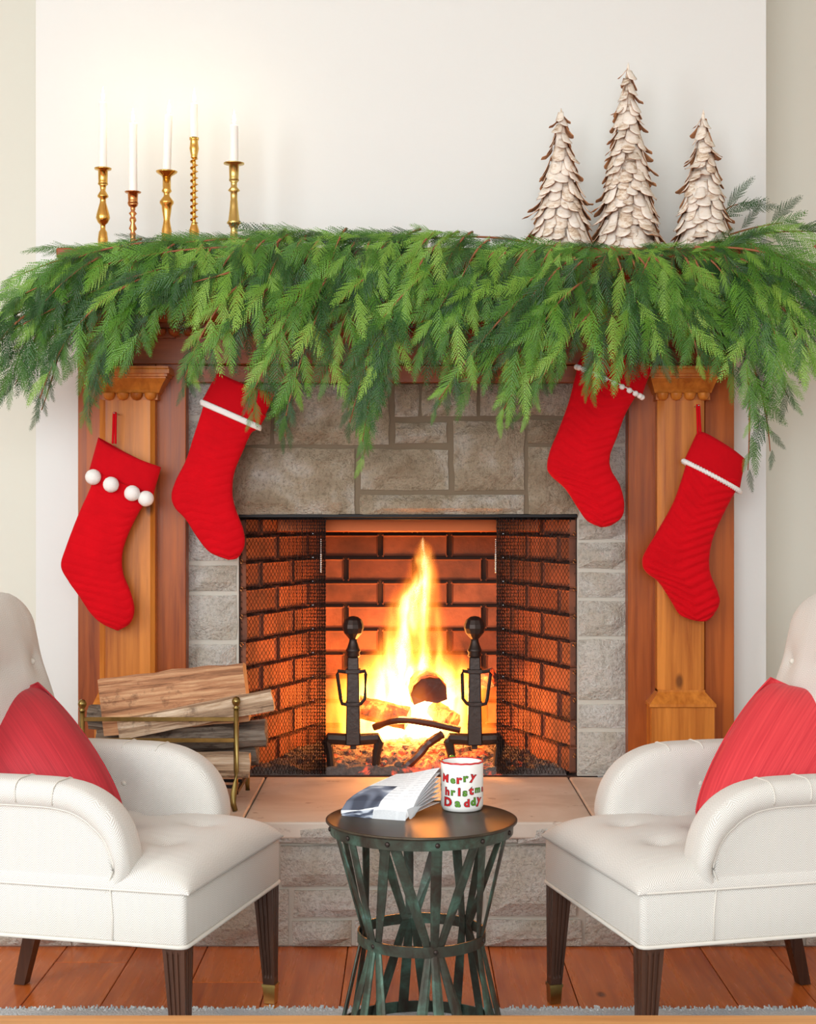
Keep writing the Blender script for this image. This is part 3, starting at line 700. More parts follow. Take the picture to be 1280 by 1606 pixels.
# ================================================================== STOCKINGS
def px3(q, d): return P(q[0], q[1], d)
def stocking(name, lab, left, right, cuff, trim, d, loop=None, T=.020, q_amp=.0026, zig=1.5, amp_z=.02, pit=.029, seed=0):
    TL, TR, BR, BL = [px3(q, d) for q in cuff]
    root = empty(name, (TL + TR) / 2); tag(root, lab, 'stocking', 'red Christmas stockings on the mantel'); o0 = root.location.copy()
    Lp = resample([px3(q, d) for q in left], 210); Rp = resample([px3(q, d) for q in right], 210)
    tot = sum((a - b).length for a, b in zip(Lp, Lp[1:])) * .5 + sum((a - b).length for a, b in zip(Rp, Rp[1:])) * .5
    N, Mm = 210, 26; v = []; f = []
    for i in range(N):
        t = i / (N - 1); th = T * sqrt(max(1 - t ** 9, 0)) * (1.05 - .1 * t)
        for k in range(2 * Mm):
            front = k <= Mm; s = -cos(pi * k / Mm) if front else -cos(pi * (2 * Mm - k) / Mm)
            base = Lp[i].lerp(Rp[i], (s + 1) / 2); e = abs(sin(pi * k / Mm)) ** .7
            wob = .0035 * noise.noise(Vector((base.x * 14, seed, base.z * 14)))
            if front:
                zz = abs(((s * zig + .5 + seed * .13) % 2) - 1) ; ph = (t * tot + amp_z * zz) / pit
                quilt = q_amp * (abs(sin(pi * ph)) ** .6) * min(1, e * 1.3)
                y = -th * e - quilt + wob * e
            else: y = th * .8 * e
            v.append(base + Vector((0, y, 0)) - o0)
    R2 = 2 * Mm
    for i in range(N - 1):
        for k in range(R2): f.append((i * R2 + k, i * R2 + (k + 1) % R2, (i + 1) * R2 + (k + 1) % R2, (i + 1) * R2 + k))
    f.append(tuple(range(R2 - 1, -1, -1))); f.append(tuple((N - 1) * R2 + k for k in range(R2)))
    mk('foot_and_leg', v, f, M_red, root)
    # cuff
    v = []; f = []; n = 40; rows_ = [(1, .012), (1.0, .016), (.9, .020), (.7, .021), (.5, .0215), (.3, .021), (.12, .020), (0, .017), (.01, .012), (.12, .010), (.35, .008)]
    for t, th in rows_:
        a = TL.lerp(BL, t); b = TR.lerp(BR, t); c = (a + b) / 2; hw = (b - a) / 2
        if th < .0125 and t < .5: hw = hw * .95
        for k in range(n):
            q = 2 * pi * k / n; sgn = 1 + .06 * noise.noise(Vector((q * 1.5, t * 4, seed)))
            cc = cos(q); ss = sin(q)
            v.append(c + hw * (abs(cc) ** .75 * (1 if cc > 0 else -1)) + Vector((0, -(th + .006) * ss * sgn, .004 * sin(q * 2 + seed) * (1 - t))) - o0)
    for i in range(len(rows_) - 1):
        for k in range(n): f.append((i * n + k, i * n + (k + 1) % n, (i + 1) * n + (k + 1) % n, (i + 1) * n + k))
    mk('cuff', v, f, M_red_cuff, root)
    c = (BL + BR) / 2; hw = (BR - BL) / 2
    ringp = lambda q, e=.0, dz=0: c + hw * (1 + e) * cos(q) + Vector((0, -(.030) * sin(q), dz)) - o0
    if trim == 'band':
        tube('white_band', [ringp(2 * pi * k / 48, .01, -.002) for k in range(48)], .0040, M_white, root, n=8, flat=2.3, closed=True, up=Vector((0, 0, 1)))
    if trim == 'rope':
        L_ = []
        for ph in (0, pi):
            pts = []
            for k in range(240):
                q = 2 * pi * k / 240; p = ringp(q, .02, -.003); w = 30 * q + ph
                nrm = Vector((cos(q), -sin(q), 0)).normalized(); pts.append(p + nrm * .0034 * cos(w) + Vector((0, 0, .0034 * sin(w))))
            L_.append(tube_vf(pts, .0045, 6, closed=True))
        v, f = join_vf(L_); mk('white_rope', v, f, M_white, root)
    def pom(q, r, dz):
        p = ringp(q, .0, dz); bm = bmesh.new(); bmesh.ops.create_icosphere(bm, subdivisions=3 if r > .01 else 2, radius=r)
        for w in bm.verts:
            w.co *= 1 + .05 * noise.noise(w.co * 200 + p * 7); w.co += p + Vector((0, -r * .4 if sin(q) > 0.1 else 0, 0))
        from_bm('pompom', bm, M_white, root, smooth=True)
    if trim == 'big':
        for q in (2.53, 1.81, 1.14, .60): pom(q, .0225, -.014 if q > 0 else -.010)
    if trim == 'small':
        for k in range(12): pom(pi - .12 - k * (pi - .3) / 11, .0086, -.005)
        tube('white_tape', [ringp(2 * pi * k / 40, .01, -.001) for k in range(40)], .002, M_white, root, n=5, closed=True)
    if loop:
        a, b = [px3(q, d - .01) - o0 for q in loop]; w = Vector((.004, 0, 0))
        pts = [b - w, b.lerp(a, .5) - w * .8, a - w * .7, a + Vector((0, -.001, .003)), a + w * .7, b.lerp(a, .5) + w * .8, b + w]
        tube('hanging_loop', resample(pts, 20), .0034, M_red, root, n=6, flat=.6, up=Vector((0, 1, 0)))
        nl = tube('nail', [a + Vector((0, -.012, -.002)) + o0, a + Vector((0, .06, -.002)) + o0], .0022, M_chain, n=8)
        tag(nl, 'small bright nail holding the stocking ' + ('with big pompoms' if trim == 'big' else 'with rope trim'), 'nail')
    return root
stocking('christmas_stocking', 'red velvet stocking with big white pompoms on the left pilaster',
    [(151, 730), (143, 762), (123.6, 806), (103.3, 859), (96, 888), (108, 912), (123.6, 934), (142, 961.5), (160, 978), (184, 989)],
    [(244, 748), (235.6, 775), (217, 806), (199.8, 842), (192, 871), (193.6, 899), (204.5, 927), (211, 955), (204.5, 977), (186, 989)],
    [(154, 688), (253, 735), (240, 778), (140, 737)], 'big', 4.36, ((180, 647), (179, 696)), zig=.6, amp_z=.05, q_amp=.003, seed=1)
stocking('christmas_stocking', 'red quilted stocking with plain white band hanging over the left stones',
    [(322, 620), (318, 640), (304, 684), (291.6, 722), (276, 753), (269, 777), (274.5, 796.5), (291.6, 815), (308.8, 842), (329, 866), (358, 878)],
    [(418, 652), (405, 672), (394, 680), (382, 706), (368, 740.5), (364.8, 771.6), (369.5, 797), (382, 831), (383.5, 856), (373, 875), (360, 878)],
    [(341, 586), (432, 618), (408, 670), (316, 630)], 'band', 4.37, zig=1.3, q_amp=.0034, seed=2)
stocking('christmas_stocking', 'red chevron quilted stocking trimmed with a row of small white balls',
    [(906, 574), (893, 627), (877.4, 670.7), (863.3, 705), (858, 731), (864, 746), (886.7, 767), (905, 795), (921, 817), (942, 827)],
    [(1004, 610), (995.6, 624), (980, 652), (967.6, 686), (957, 714), (958.3, 736), (972.3, 761), (979, 789), (975.4, 811), (958.3, 824), (944, 827)],
    [(925, 538), (1024, 573), (1007, 621), (904, 573)], 'small', 4.335, zig=1.1, amp_z=.04, q_amp=.0065, seed=3)
stocking('christmas_stocking', 'red chevron quilted stocking with white rope trim on the right pilaster',
    [(1078, 722), (1058, 783), (1033, 829.5), (1011, 867), (1007.5, 885), (1014, 898), (1033, 913.5), (1051.6, 941.5), (1067, 965), (1092, 974)],
    [(1162, 756), (1154, 770), (1138.8, 798), (1120, 839), (1113, 870), (1114, 898), (1126, 929), (1128, 948), (1112, 972), (1094, 974)],
    [(1094, 675), (1169, 718), (1160, 769), (1073, 722)], 'rope', 4.37, ((1095, 635), (1097, 682)), zig=1.0, amp_z=.048, q_amp=.0085, seed=4)

# ================================================================== CANDLES
def candle(px, ytop, ybase, prof, lab_s, lab_c, mat, d=4.36, rw=6.5, tilt=0, spiral=None, fy=24):
    m = d / F; x0_ = (px - 640) * m; z = lambda py: HC - (py - HZ) * m - SHT
    st = empty('candlestick', (x0_, d, SHT)); tag(st, lab_s, 'candlestick', 'brass candlesticks on the mantel shelf')
    pf = [(r * m, z(y)) for r, y in prof]
    pf = [(15 * m, .0), (16 * m, .003), (14 * m, .008), (7 * m, .016)] + pf[::-1]
    if spiral:
        y0_, y1_, r0 = spiral
        top = [q for q in pf if q[1] > z(y0_) - 1e-4]; bot = [q for q in pf if q[1] < z(y1_) + 1e-4]
        lathe('socket', top, mat, st, n=24); lathe('base', bot + [(r0 * m, z(y1_) + .001)], mat, st, n=24)
        n = 150; ns = 16; v = []; f = []; za, zb = z(y1_), z(y0_)
        for i in range(n + 1):
            zz = za + (zb - za) * i / n; a0 = 2 * pi * 10 * i / n
            for k in range(ns):
                q = 2 * pi * k / ns; r = m * (r0 * .55 + r0 * .75 * max(cos(q - a0), 0) ** 2); v.append((r * cos(q), r * sin(q), zz))
        for i in range(n):
            for k in range(ns): f.append((i * ns + k, i * ns + (k + 1) % ns, (i + 1) * ns + (k + 1) % ns, (i + 1) * ns + k))
        mk('twisted_stem', v, f, mat, st)
    else:
        cut = len(prof) // 3
        lathe('stem', pf[:-cut + 1 or None], mat, st, n=28); lathe('socket', pf[-cut:], mat, st, n=28)
    c = empty('taper_candle', (x0_, d, SHT + z(ybase) - .004)); tag(c, lab_c, 'candle', 'lit white taper candles'); c.rotation_euler = (0, tilt, 0)
    h = (ybase - ytop) * m + .004
    lathe('wax', [(rw * m, 0), (rw * m, .004), (rw * m * .97, h * .5), (rw * m * .94, h - .004), (rw * m * .85, h - .001), (rw * m * .4, h - .003)], M_wax, c, n=20)
    tube('wick', [(0, 0, h - .004), (.0005, 0, h + .004), (.002, 0, h + .009)], .0008, M_wick, c, n=5)
    hf = fy * m; lathe('flame', [(.0005, h + .002), (.0032, h + .006), (.0048, h + .012), (.0042, h + .4 * hf + .004), (.0022, h + .75 * hf), (.0003, h + hf)], M_cflame, c, n=14)
    light('candle_light', 'POINT', (x0_ + tilt * h, d - .0, SHT + z(ybase) + h + .016), 0.20, (1, .76, .40), radius=.012)
candle(161.5, 160, 265, [(6.5, 264), (13.5, 264), (13, 266), (7.5, 267), (7.2, 286), (8, 289), (5, 292), (4, 299), (8.5, 307), (8.5, 309), (4.5, 312), (5, 318), (7, 325), (10, 336), (11, 342), (8, 349), (4, 353), (4, 360), (6.5, 364), (8, 376)],
    'leftmost brass candlestick, with a pear shaped bulb stem', 'leftmost lit white taper candle, tallest wax', M_brass)
candle(208.5, 193, 302, [(7, 301), (13, 301), (12, 302.5), (8, 303), (7.5, 316), (8.5, 319), (7, 323), (3.5, 326), (4, 328), (3, 331), (6.5, 335), (3, 339), (5, 343), (5.5, 346), (3, 350), (6.5, 359), (3, 363), (5, 367), (4, 372), (5, 380)],
    'short reddish brass candlestick with a beaded stem, second from the left', 'lit white taper on the shortest, beaded candlestick', M_brass_red, rw=7)
candle(261.5, 180, 268, [(6.5, 268), (17, 269), (16, 271), (8, 276), (6.5, 279), (6.5, 296), (8, 300), (4.5, 304), (5, 308), (11, 316), (11, 319), (8, 323), (7, 332), (5, 345), (6, 352), (8, 362)],
    'brass candlestick with a wide drip pan, third from the left', 'slightly leaning lit white taper in the middle of the five', M_brass, tilt=.035)
candle(304.5, 162, 217, [(6, 217), (7.5, 216), (7.5, 219), (6, 221), (7, 230), (7.5, 233), (6.5, 238), (5, 245), (5.5, 247), (4, 249), (4.2, 350), (6, 355), (8, 362)],
    'tall slender brass candlestick with a corkscrew twisted stem', 'short lit white taper on the corkscrew candlestick', M_brass, spiral=(249, 350, 5.2), rw=6)
candle(367, 196, 255, [(6.5, 255), (16.5, 256), (16, 257.5), (8, 259), (7.3, 280), (8, 283), (5, 287), (5, 293), (9.5, 299), (5.5, 302), (5.5, 314), (6, 315), (6.5, 325), (9, 346), (11.5, 350), (8, 353), (5, 360), (6, 366)],
    'satin brass candlestick with a bell shaped stem, rightmost of the five', 'rightmost lit white taper candle, short', M_brass_pale, rw=7)

# ================================================================== BARK TREES
def petal(w, l, curl, seed):
    nx, nz = 3, 4; v = []; f = []; idx = []
    for side in (0, 1):
        for j in range(nz + 1):
            t = j / nz; ww = w * (.72 + .5 * t - .75 * max(t - .72, 0) ** 1.1 * 2.2)
            for i in range(nx + 1):
                s = -1 + 2 * i / nx; x_ = s * ww / 2; z_ = -l * t + (abs(s) ** 2) * l * .10 * (t > .9)
                out = curl * t * t + .0025 * (1 - s * s) + .0012 * noise.noise(Vector((s * 2, t * 3, seed))) - side * .0014
                v.append((x_, -out, z_))
    m = (nx + 1) * (nz + 1)
    for j in range(nz):
        for i in range(nx):
            k = j * (nx + 1) + i; f.append((k, k + nx + 1, k + nx + 2, k + 1)); idx.append(0)
            f.append((m + k, m + k + 1, m + k + nx + 2, m + k + nx + 1)); idx.append(1)
    rim = [i for i in range(nx + 1)] + [(j + 1) * (nx + 1) - 1 for j in range(1, nz + 1)] + [nz * (nx + 1) + i for i in range(nx - 1, -1, -1)] + [j * (nx + 1) for j in range(nz - 1, 0, -1)]
    for a, b in zip(rim, rim[1:] + rim[:1]): f.append((a, b, m + b, m + a)); idx.append(1)
    return mesh_data('bark_piece', v, f, [M_bark, M_barkin], True, idx=idx)
PET = [petal(random.uniform(.032, .044), random.uniform(.050, .062), random.choice([.006, .010, .016, .024]), i) for i in range(10)]
def bark_tree(px, ytop, ybase, halfw, lab, seed):
    rng = random.Random(seed); d = 4.36; m = d / F; x0_ = (px - 640) * m; H = HC - (ytop - HZ) * m - SHT; R = halfw * m * .86
    r = empty('bark_tree', (x0_, d, SHT)); tag(r, lab, 'decorative tree', 'birch bark trees on the mantel shelf')
    lathe('cone', [(R * .9, 0), (R * .9 * .5, H * .5), (.004, H * .97), (.001, H)], M_bark, r, n=20)
    z = .045; row = 0
    while z < H - .008:
        t = z / H; rr = R * (1 - t) * .97 + .002; cnt = max(3, round(2 * pi * rr / .028)); sc = .78 + .3 * (1 - t)
        if t > .9: sc *= .8
        for k in range(cnt):
            a = 2 * pi * (k + .5 * (row % 2)) / cnt + rng.uniform(-.12, .12)
            if cos(a + pi / 2) != 2:
                o = bpy.data.objects.new('bark_piece', rng.choice(PET)); COL.objects.link(o); o.parent = r
                flare = rng.uniform(-.02, .20) + atan2(R, H) + (.35 if rng.random() < .12 else 0)
                dr = Vector((cos(a), sin(a), 0)); o.location = dr * rr + Vector((0, 0, z + rng.uniform(-.005, .005)))
                o.rotation_euler = (Matrix.Rotation(a + pi / 2, 3, 'Z') @ Matrix.Rotation(-flare, 3, 'X') @ Matrix.Rotation(rng.uniform(-.16, .16), 3, 'Y')).to_euler()
                o.scale = (sc * rng.uniform(.85, 1.1), sc, sc * rng.uniform(.85, 1.15))
        z += .0245 * (.8 + .3 * (1 - t)); row += 1
    tube('tip', [(0, 0, H - .03), (.001, 0, H - .005), (.0, 0, H + .004)], [.006, .003, .0008], M_bark, r, n=6)
    return r
bark_tree(880, 172, 375, 54, 'leftmost birch bark cone tree, medium height', 11)
bark_tree(985, 100, 388, 56, 'tallest birch bark cone tree, between the two shorter ones', 12)
bark_tree(1103, 174, 388, 50, 'rightmost birch bark cone tree, slim and pale', 13)

# ================================================================== GARLAND
def frond_vf(L_, seed, dens=1.0):
    rng = random.Random(seed); v = []; f = []
    bend = rng.uniform(-.18, .18)
    def rach(t): return Vector((L_ * t, bend * L_ * t * t, -.10 * L_ * t * t))
    def strip(p, q, w):
        dd = (q - p); 
        if dd.length < 1e-6: return
        dd.normalize(); s = dd.cross(Vector((0, 0, 1))).normalized() * w; k = len(v); v.extend([p - s, p + s, q + s * .5, q - s * .5]); f.append((k, k + 1, k + 2, k + 3))
    def leaf(p, dr, l, w):
        s = dr.cross(Vector((0, 0, 1))).normalized() * w; m = p + dr * l * .45; k = len(v)
        v.extend([p, m + s + Vector((0, 0, -.0008)), p + dr * l, m - s + Vector((0, 0, -.0008)), ]); f.append((k, k + 1, k + 2)); f.append((k, k + 2, k + 3))
    n = max(9, int(L_ / .0125)); 
    for i in range(10): strip(rach(i / 10), rach((i + 1) / 10), .0014 * (1 - i / 12))
    for i in range(1, n):
        t = i / n; env = (min(t / .22, 1) ** .8) * (1 - t) ** .75 + .05
        for sd in (-1, 1):
            l = L_ * .33 * env * rng.uniform(.8, 1.15); p = rach(t); ang = sd * radians(rng.uniform(34, 46)); tan = (rach(min(t + .02, 1)) - p).normalized()
            d0 = Matrix.Rotation(ang, 3, 'Z') @ tan; zt = rng.uniform(-.5, .15); m = max(2, int(l / .0066)); prev = p
            for j in range(1, m + 1):
                u = j / m; dd = (d0 + tan * .35 * u + Vector((0, 0, zt * u))).normalized(); cur = prev + dd * (l / m); strip(prev, cur, .0012)
                for s2 in (-1, 1):
                    ll = .0098 * (1 - .5 * u) * rng.uniform(.8, 1.2); leaf(prev, (Matrix.Rotation(s2 * radians(36), 3, 'Z') @ dd).normalized(), ll, .0015)
                prev = cur
            leaf(prev, dd, .009, .0014)
    leaf(rach(1), (rach(1) - rach(.95)).normalized(), .012, .0015)
    return v, f
FL = .20
FV = [frond_vf(FL, 100 + i) for i in range(7)]
FM = {}
for i, (v, f) in enumerate(FV):
    for j, m in enumerate((M_leaf, M_leaf_d, M_leaf_y)): FM[i, j] = mesh_data('frond', v, f, m, False)
gar = empty('garland', (0, 4.25, SHT)); tag(gar, 'lush green cedar garland draped over the whole mantel shelf', 'garland')
g0 = Vector(gar.location)
rng = random.Random(21)
def envl(tab, x_):
    for (a, b), (c, d_) in zip(tab, tab[1:]):
        if a <= x_ <= c: return b + (d_ - b) * (x_ - a) / (c - a)
    return tab[0][1] if x_ < tab[0][0] else tab[-1][1]
TOP = [(-30, 480), (30, 445), (100, 402), (160, 380), (240, 358), (300, 358), (380, 368), (460, 348), (600, 354), (680, 350), (740, 354), (820, 370), (900, 370), (985, 388), (1060, 388), (1140, 372), (1200, 350), (1320, 352)]
BOT = [(-30, 610), (20, 600), (60, 640), (90, 560), (135, 640), (160, 600), (200, 545), (240, 530), (290, 600), (330, 575), (400, 640), (450, 665), (480, 600), (520, 600), (545, 640), (570, 705), (600, 610), (650, 560), (685, 640), (740, 600), (790, 655), (840, 610), (900, 560), (930, 610), (980, 570), (1040, 570), (1100, 560), (1150, 590), (1180, 745), (1210, 710), (1240, 620), (1320, 560)]
br = []   # (p0, p1, p2, d0, d1, spacing factor)
def add(a, b, c, d0=4.24, d1=4.12, w=1, k=None): br.append((a, b, c, d0, d1, w, k))
add((420, 385), (200, 378), (28, 462)); add((400, 395), (180, 410), (-30, 545)); add((330, 405), (120, 430), (62, 622), d1=4.1)
add((300, 410), (150, 440), (28, 572), d1=4.15); add((300, 420), (170, 470), (140, 618)); add((380, 405), (250, 440), (208, 540)); add((440, 400), (330, 450), (290, 590), k=2)
add((260, 420), (160, 470), (152, 590), k=1); add((170, 384), (110, 392), (20, 430), 4.2, 4.14); add((150, 392), (100, 396), (40, 450), 4.19, 4.12); add((200, 385), (130, 400), (70, 470), 4.18, 4.1, k=1); add((230, 378), (140, 386), (80, 420), 4.18, 4.13)
add((250, 400), (90, 440), (-20, 520), d1=4.18)
add((500, 400), (400, 440), (322, 560)); add((560, 400), (470, 460), (392, 620)); add((530, 430), (480, 510), (448, 650)); add((600, 410), (540, 460), (515, 580)); add((660, 400), (600, 480), (568, 690))
add((620, 420), (590, 500), (548, 660), k=1); add((640, 440), (625, 510), (600, 590)); add((730, 380), (660, 420), (598, 500), k=2); add((760, 400), (700, 440), (662, 540)); add((830, 400), (760, 430), (705, 520), k=2)
add((900, 400), (790, 470), (688, 625)); add((930, 420), (850, 480), (740, 600)); add((970, 430), (880, 480), (790, 640), k=2); add((980, 440), (900, 500), (845, 600))
add((990, 440), (950, 500), (925, 585)); add((990, 430), (985, 500), (975, 560)); add((1000, 440), (1030, 500), (1038, 560)); add((1010, 430), (1080, 470), (1095, 555)); add((1020, 420), (1110, 470), (1145, 575))
add((985, 384), (1000, 410), (1020, 480)); add((1010, 382), (1040, 400), (1075, 470), k=2); add((1030, 384), (1010, 410), (990, 480), k=0); add((960, 382), (975, 400), (985, 460)); add((1060, 386), (1050, 420), (1060, 500), k=0)
add((1120, 390), (1200, 400), (1262, 480)); add((1130, 395), (1190, 430), (1222, 540)); add((1140, 380), (1220, 380), (1290, 430), k=0); add((1110, 400), (1180, 440), (1200, 530), k=0); add((1180, 400), (1250, 420), (1300, 500)); add((1150, 400), (1240, 440), (1262, 560), k=2); add((1130, 420), (1170, 480), (1176, 600), k=0)
add((1050, 410), (1160, 450), (1178, 600), d1=4.16, k=1); add((1178, 590), (1180, 650), (1176, 735), 4.18, 4.18, 1.1); add((1180, 560), (1205, 620), (1211, 705), 4.2, 4.2, 1.4, 1); add((1190, 540), (1225, 590), (1240, 620), 4.2, 4.18, 1.1)
add((1080, 400), (1200, 440), (1235, 600)); add((1080, 395), (1220, 420), (1275, 555)); add((1090, 385), (1230, 380), (1310, 440)); add((1100, 385), (1130, 320), (1158, 318), 4.38, 4.36, 1.6, 1); add((1110, 380), (1200, 352), (1310, 360), 4.34, 4.3); add((1100, 380), (1180, 350), (1230, 345), 4.38, 4.4, 1.3, 1)
for a, b, c in (((560, 378), (440, 358), (290, 392)), ((480, 372), (330, 366), (180, 392)), ((700, 370), (600, 356), (470, 385)), ((830, 378), (740, 358), (610, 380)), ((930, 385), (860, 374), (740, 392)), ((1040, 398), (960, 392), (860, 412)), ((1000, 395), (1070, 392), (1160, 400)), ((380, 372), (280, 364), (150, 390)), ((640, 368), (560, 360), (420, 376))):
    add(a, b, c, 4.30, 4.22)
# fillers that make the body dense
for i in range(64):
    x_ = -10 + 1290 * (i + rng.random()) / 64; top = envl(TOP, x_); bot = envl(BOT, x_)
    y0_ = top + rng.uniform(22, 70); dx = -rng.uniform(45, 110) if x_ < 960 else (rng.uniform(-40, 60) if x_ < 1040 else rng.uniform(30, 80))
    xe = x_ + dx; ye = min(y0_ + rng.uniform(70, 130), envl(BOT, xe) - 12)
    if 215 < xe < 330 and ye > 440 and rng.random() < .8: ye = 440
    add((x_, y0_), (x_ + dx * .6, y0_ + 18), (xe, ye), 4.22, rng.uniform(4.10, 4.2), 1.0, 1 if rng.random() < .45 else None)
for a_, c_ in (((98, 500), (62, 640)), ((128, 520), (138, 650)), ((410, 520), (396, 645)), ((468, 540), (446, 682)), ((596, 530), (570, 712)), ((560, 520), (545, 640)), ((730, 540), (684, 640)), ((806, 540), (788, 655)), ((850, 540), (828, 645)), ((300, 520), (288, 606)), ((935, 520), (922, 605)), ((60, 500), (20, 600))):
    add(a_, ((a_[0] + c_[0]) / 2 + 8, (a_[1] + c_[1]) / 2), c_, 4.14, 4.15, .8, rng.choice([0, 1, None]))
# short sprays that come up over the shelf's front edge
for i in range(46):
    x_ = 70 + 1120 * (i + rng.random()) / 46; yt = envl(TOP, x_) + rng.uniform(4, 16); dx = rng.uniform(-70, -20) if x_ < 980 else rng.uniform(10, 70)
    add((x_, yt), (x_ + dx * .5, yt + 8), (x_ + dx, yt + rng.uniform(45, 75)), 4.24, 4.14, .8, 2 if rng.random() < .35 else None)
places = []
for (a, b, c, d0, d1, w, kk) in br:
    A, Bq, C = Vector(a), Vector(b), Vector(c); pts = []
    n = 12
    for i in range(n + 1):
        t = i / n; q = A * (1 - t) ** 2 + Bq * 2 * t * (1 - t) + C * t * t; dd = d0 + (d1 - d0) * min(1, t * 2.5)
        if kk is None or d0 < 4.3:
            if q.y < 408 + 6: dd = max(dd, 4.19) if q.y < 372 else min(dd, 4.175)
        pts.append(P(q.x, q.y, dd))
    tube('branch', [p - g0 + Vector((0, .022 if len(places) % 3 else .004, -.004)) for p in pts], [.0030 * (1 - .75 * i / n) + .0008 for i in range(n + 1)], M_twig, gar, n=5)
    Lg = sum((p - q).length for p, q in zip(pts, pts[1:])); cnt = max(3, int(Lg / .034 / w)); 
    for i in range(cnt + 1):
        t = (i + .2) / (cnt + .2); j = min(int(t * n), n - 1); fr = t * n - j; p = pts[j].lerp(pts[j + 1], fr); tan = (pts[j + 1] - pts[j]).normalized()
        sd = 1 if i % 2 else -1; ang = sd * radians(rng.uniform(18, 42)) * (1 if i < cnt else .1)
        dr = Matrix.Rotation(ang, 3, 'Y') @ tan; dr = (dr + Vector((0, rng.uniform(-.22, .06), -.42))).normalized() if dr.z < .35 else dr
        nrm = Vector((rng.uniform(-.4, .4), -1, rng.uniform(-.1, .75))).normalized()
        sc = rng.uniform(.42, .80) * (1.0 if t > .2 else .8)
        tipz = p + dr * FL * sc; pyt = HZ - (tipz.z - HC) * F / tipz.y; pxt = 640 + tipz.x * F / tipz.y
        lim = envl(BOT, pxt) + 14
        if pyt > lim: sc *= max(.45, 1 - (pyt - lim) / 120)
        if pyt < envl(TOP, pxt) - 4 and kk != 1: dr = (dr + Vector((0, 0, -.5))).normalized()
        col_ = kk if kk is not None and rng.random() < .75 else rng.choice([0, 0, 0, 1, 1, 2])
        places.append((p, dr, nrm, sc, rng.randrange(7), col_))
def place_mat(p, dr, nrm, sc):
    y_ = nrm.cross(dr).normalized(); z_ = dr.cross(y_).normalized(); R = Matrix((dr, y_, z_)).transposed().to_4x4()
    return Matrix.Translation(p - g0) @ R @ Matrix.Diagonal((sc, sc, sc, 1))
# level sprays lying over the front of the shelf, in front of the trees and candlesticks
for i in range(64):
    x_ = 90 + 1080 * (i + rng.random()) / 64; yt = envl(TOP, x_) + rng.uniform(10, 24); sd = -1 if x_ < 960 or rng.random() < .3 else 1
    p = P(x_, yt, rng.uniform(4.175, 4.235)); p.z = max(p.z, SHT + .006)
    places.append((p, Vector((sd, rng.uniform(-.35, .1), rng.uniform(-.22, .16))).normalized(), Vector((rng.uniform(-.3, .3), -.8, .7)).normalized(), rng.uniform(.42, .66), rng.randrange(7), rng.choice([0, 0, 1, 2])))
places.sort(key=lambda q: q[0].y - q[3] * .12)
SV = {0: [], 1: [], 2: []}
for i, (p, dr, nrm, sc, vi, ci) in enumerate(places):
    M4 = place_mat(p, dr, nrm, sc)
    if i < 296:
        o = bpy.data.objects.new('frond', FM[vi, ci]); COL.objects.link(o); o.parent = gar; o.matrix_local = M4
    else:
        SV[ci].append(([M4 @ Vector(q) for q in FV[vi][0]], FV[vi][1]))
V = []; Fc = []; idx = []
for ci in SV:
    v, f = join_vf(SV[ci]); o = len(V); V += v; Fc += [tuple(a + o for a in q) for q in f]; idx += [ci] * len(f)
fo = mk('foliage', V, Fc, [M_leaf, M_leaf_d, M_leaf_y], gar, False, idx=idx); fo['kind'] = 'stuff'
print('FRONDS', len(places))

# ================================================================== LOG RACK
rk = empty('log_rack', (-.65, 4.0, HH)); tag(rk, 'brass log rack with ball finials holding firewood on the hearth', 'log rack')
def rkp(px, py, d): return P(px, py, d) - Vector(rk.location)
def post(px, d, ytop, nm='post'):
    a = rkp(px, ytop + 14, d); zb = 0
    r_ = [Vector((a.x, a.y, a.z)), Vector((a.x, a.y, .10)), Vector((a.x - .001, a.y, .07)), Vector((a.x - .005, a.y - .012, .045)), Vector((a.x - .007, a.y - .016, .022)), Vector((a.x, a.y - .02, .001))]
    o = tube(nm, r_, [.0068, .0068, .0075, .0085, .0085, .007], M_brass_old, rk, n=8)
    lathe('ball_finial', [(.003, .0), (.009, .001), (.009, .004), (.005, .007), (.009, .012), (.0115, .018), (.0115, .022), (.008, .030), (.001, .033)], M_brass_old, rk, n=16, c=(a.x, a.y, a.z))
post(370.5, 4.0, 1098); post(129, 4.0, 1102); post(386, 4.24, 1225, 'post') if False else None
xa, xb = rkp(129, 0, 4.0).x, rkp(370.5, 0, 4.0).x
for py in (1128, 1161): z = rkp(0, py, 4.0).z; box('rail', xa, xb, -.003, .003, z - .0055, z + .0055, M_brass_old, rk, bev=.001)
for py in (1161, 1128):
    z = rkp(0, py, 4.0).z; box('rail', xa, xb, .277, .283, z - .0055 , z + .0055, M_brass_old, rk, bev=.001)
for x_ in (xa, xb):
    tube('rear_post', [(x_, .28, .17), (x_, .28, .02), (x_, .285, .0)], .0065, M_brass_old, rk, n=8)
    box('base_bar', x_ - .005, x_ + .005, 0, .28, .040, .050, M_black, rk, bev=.001)
for y_ in (.05, .14, .23): box('base_bar', xa, xb, y_ - .005, y_ + .005, .048, .056, M_black, rk, bev=.001)
def quad_prof(w, h, s=0): return [(-w / 2, -h / 2), (0, -h / 2 - .006), (w / 2, -h / 2 + s), (w / 2 + .004, 0), (w / 2, h / 2), (0, h / 2 + .004), (-w / 2, h / 2 - s)]
G = 'firewood in the brass rack'
tag(logmesh('firewood_log', P(162, 1108, 4.10), P(388, 1084, 4.11), [(-.035, -.075), (.03, -.07), (.05, -.01), (.035, .068), (-.005, .078), (-.035, .074)][::1], [M_log, M_logend], rough=.003, seed=5, n=8), 'largest split log on top of the rack, broad tan face', 'log', G)
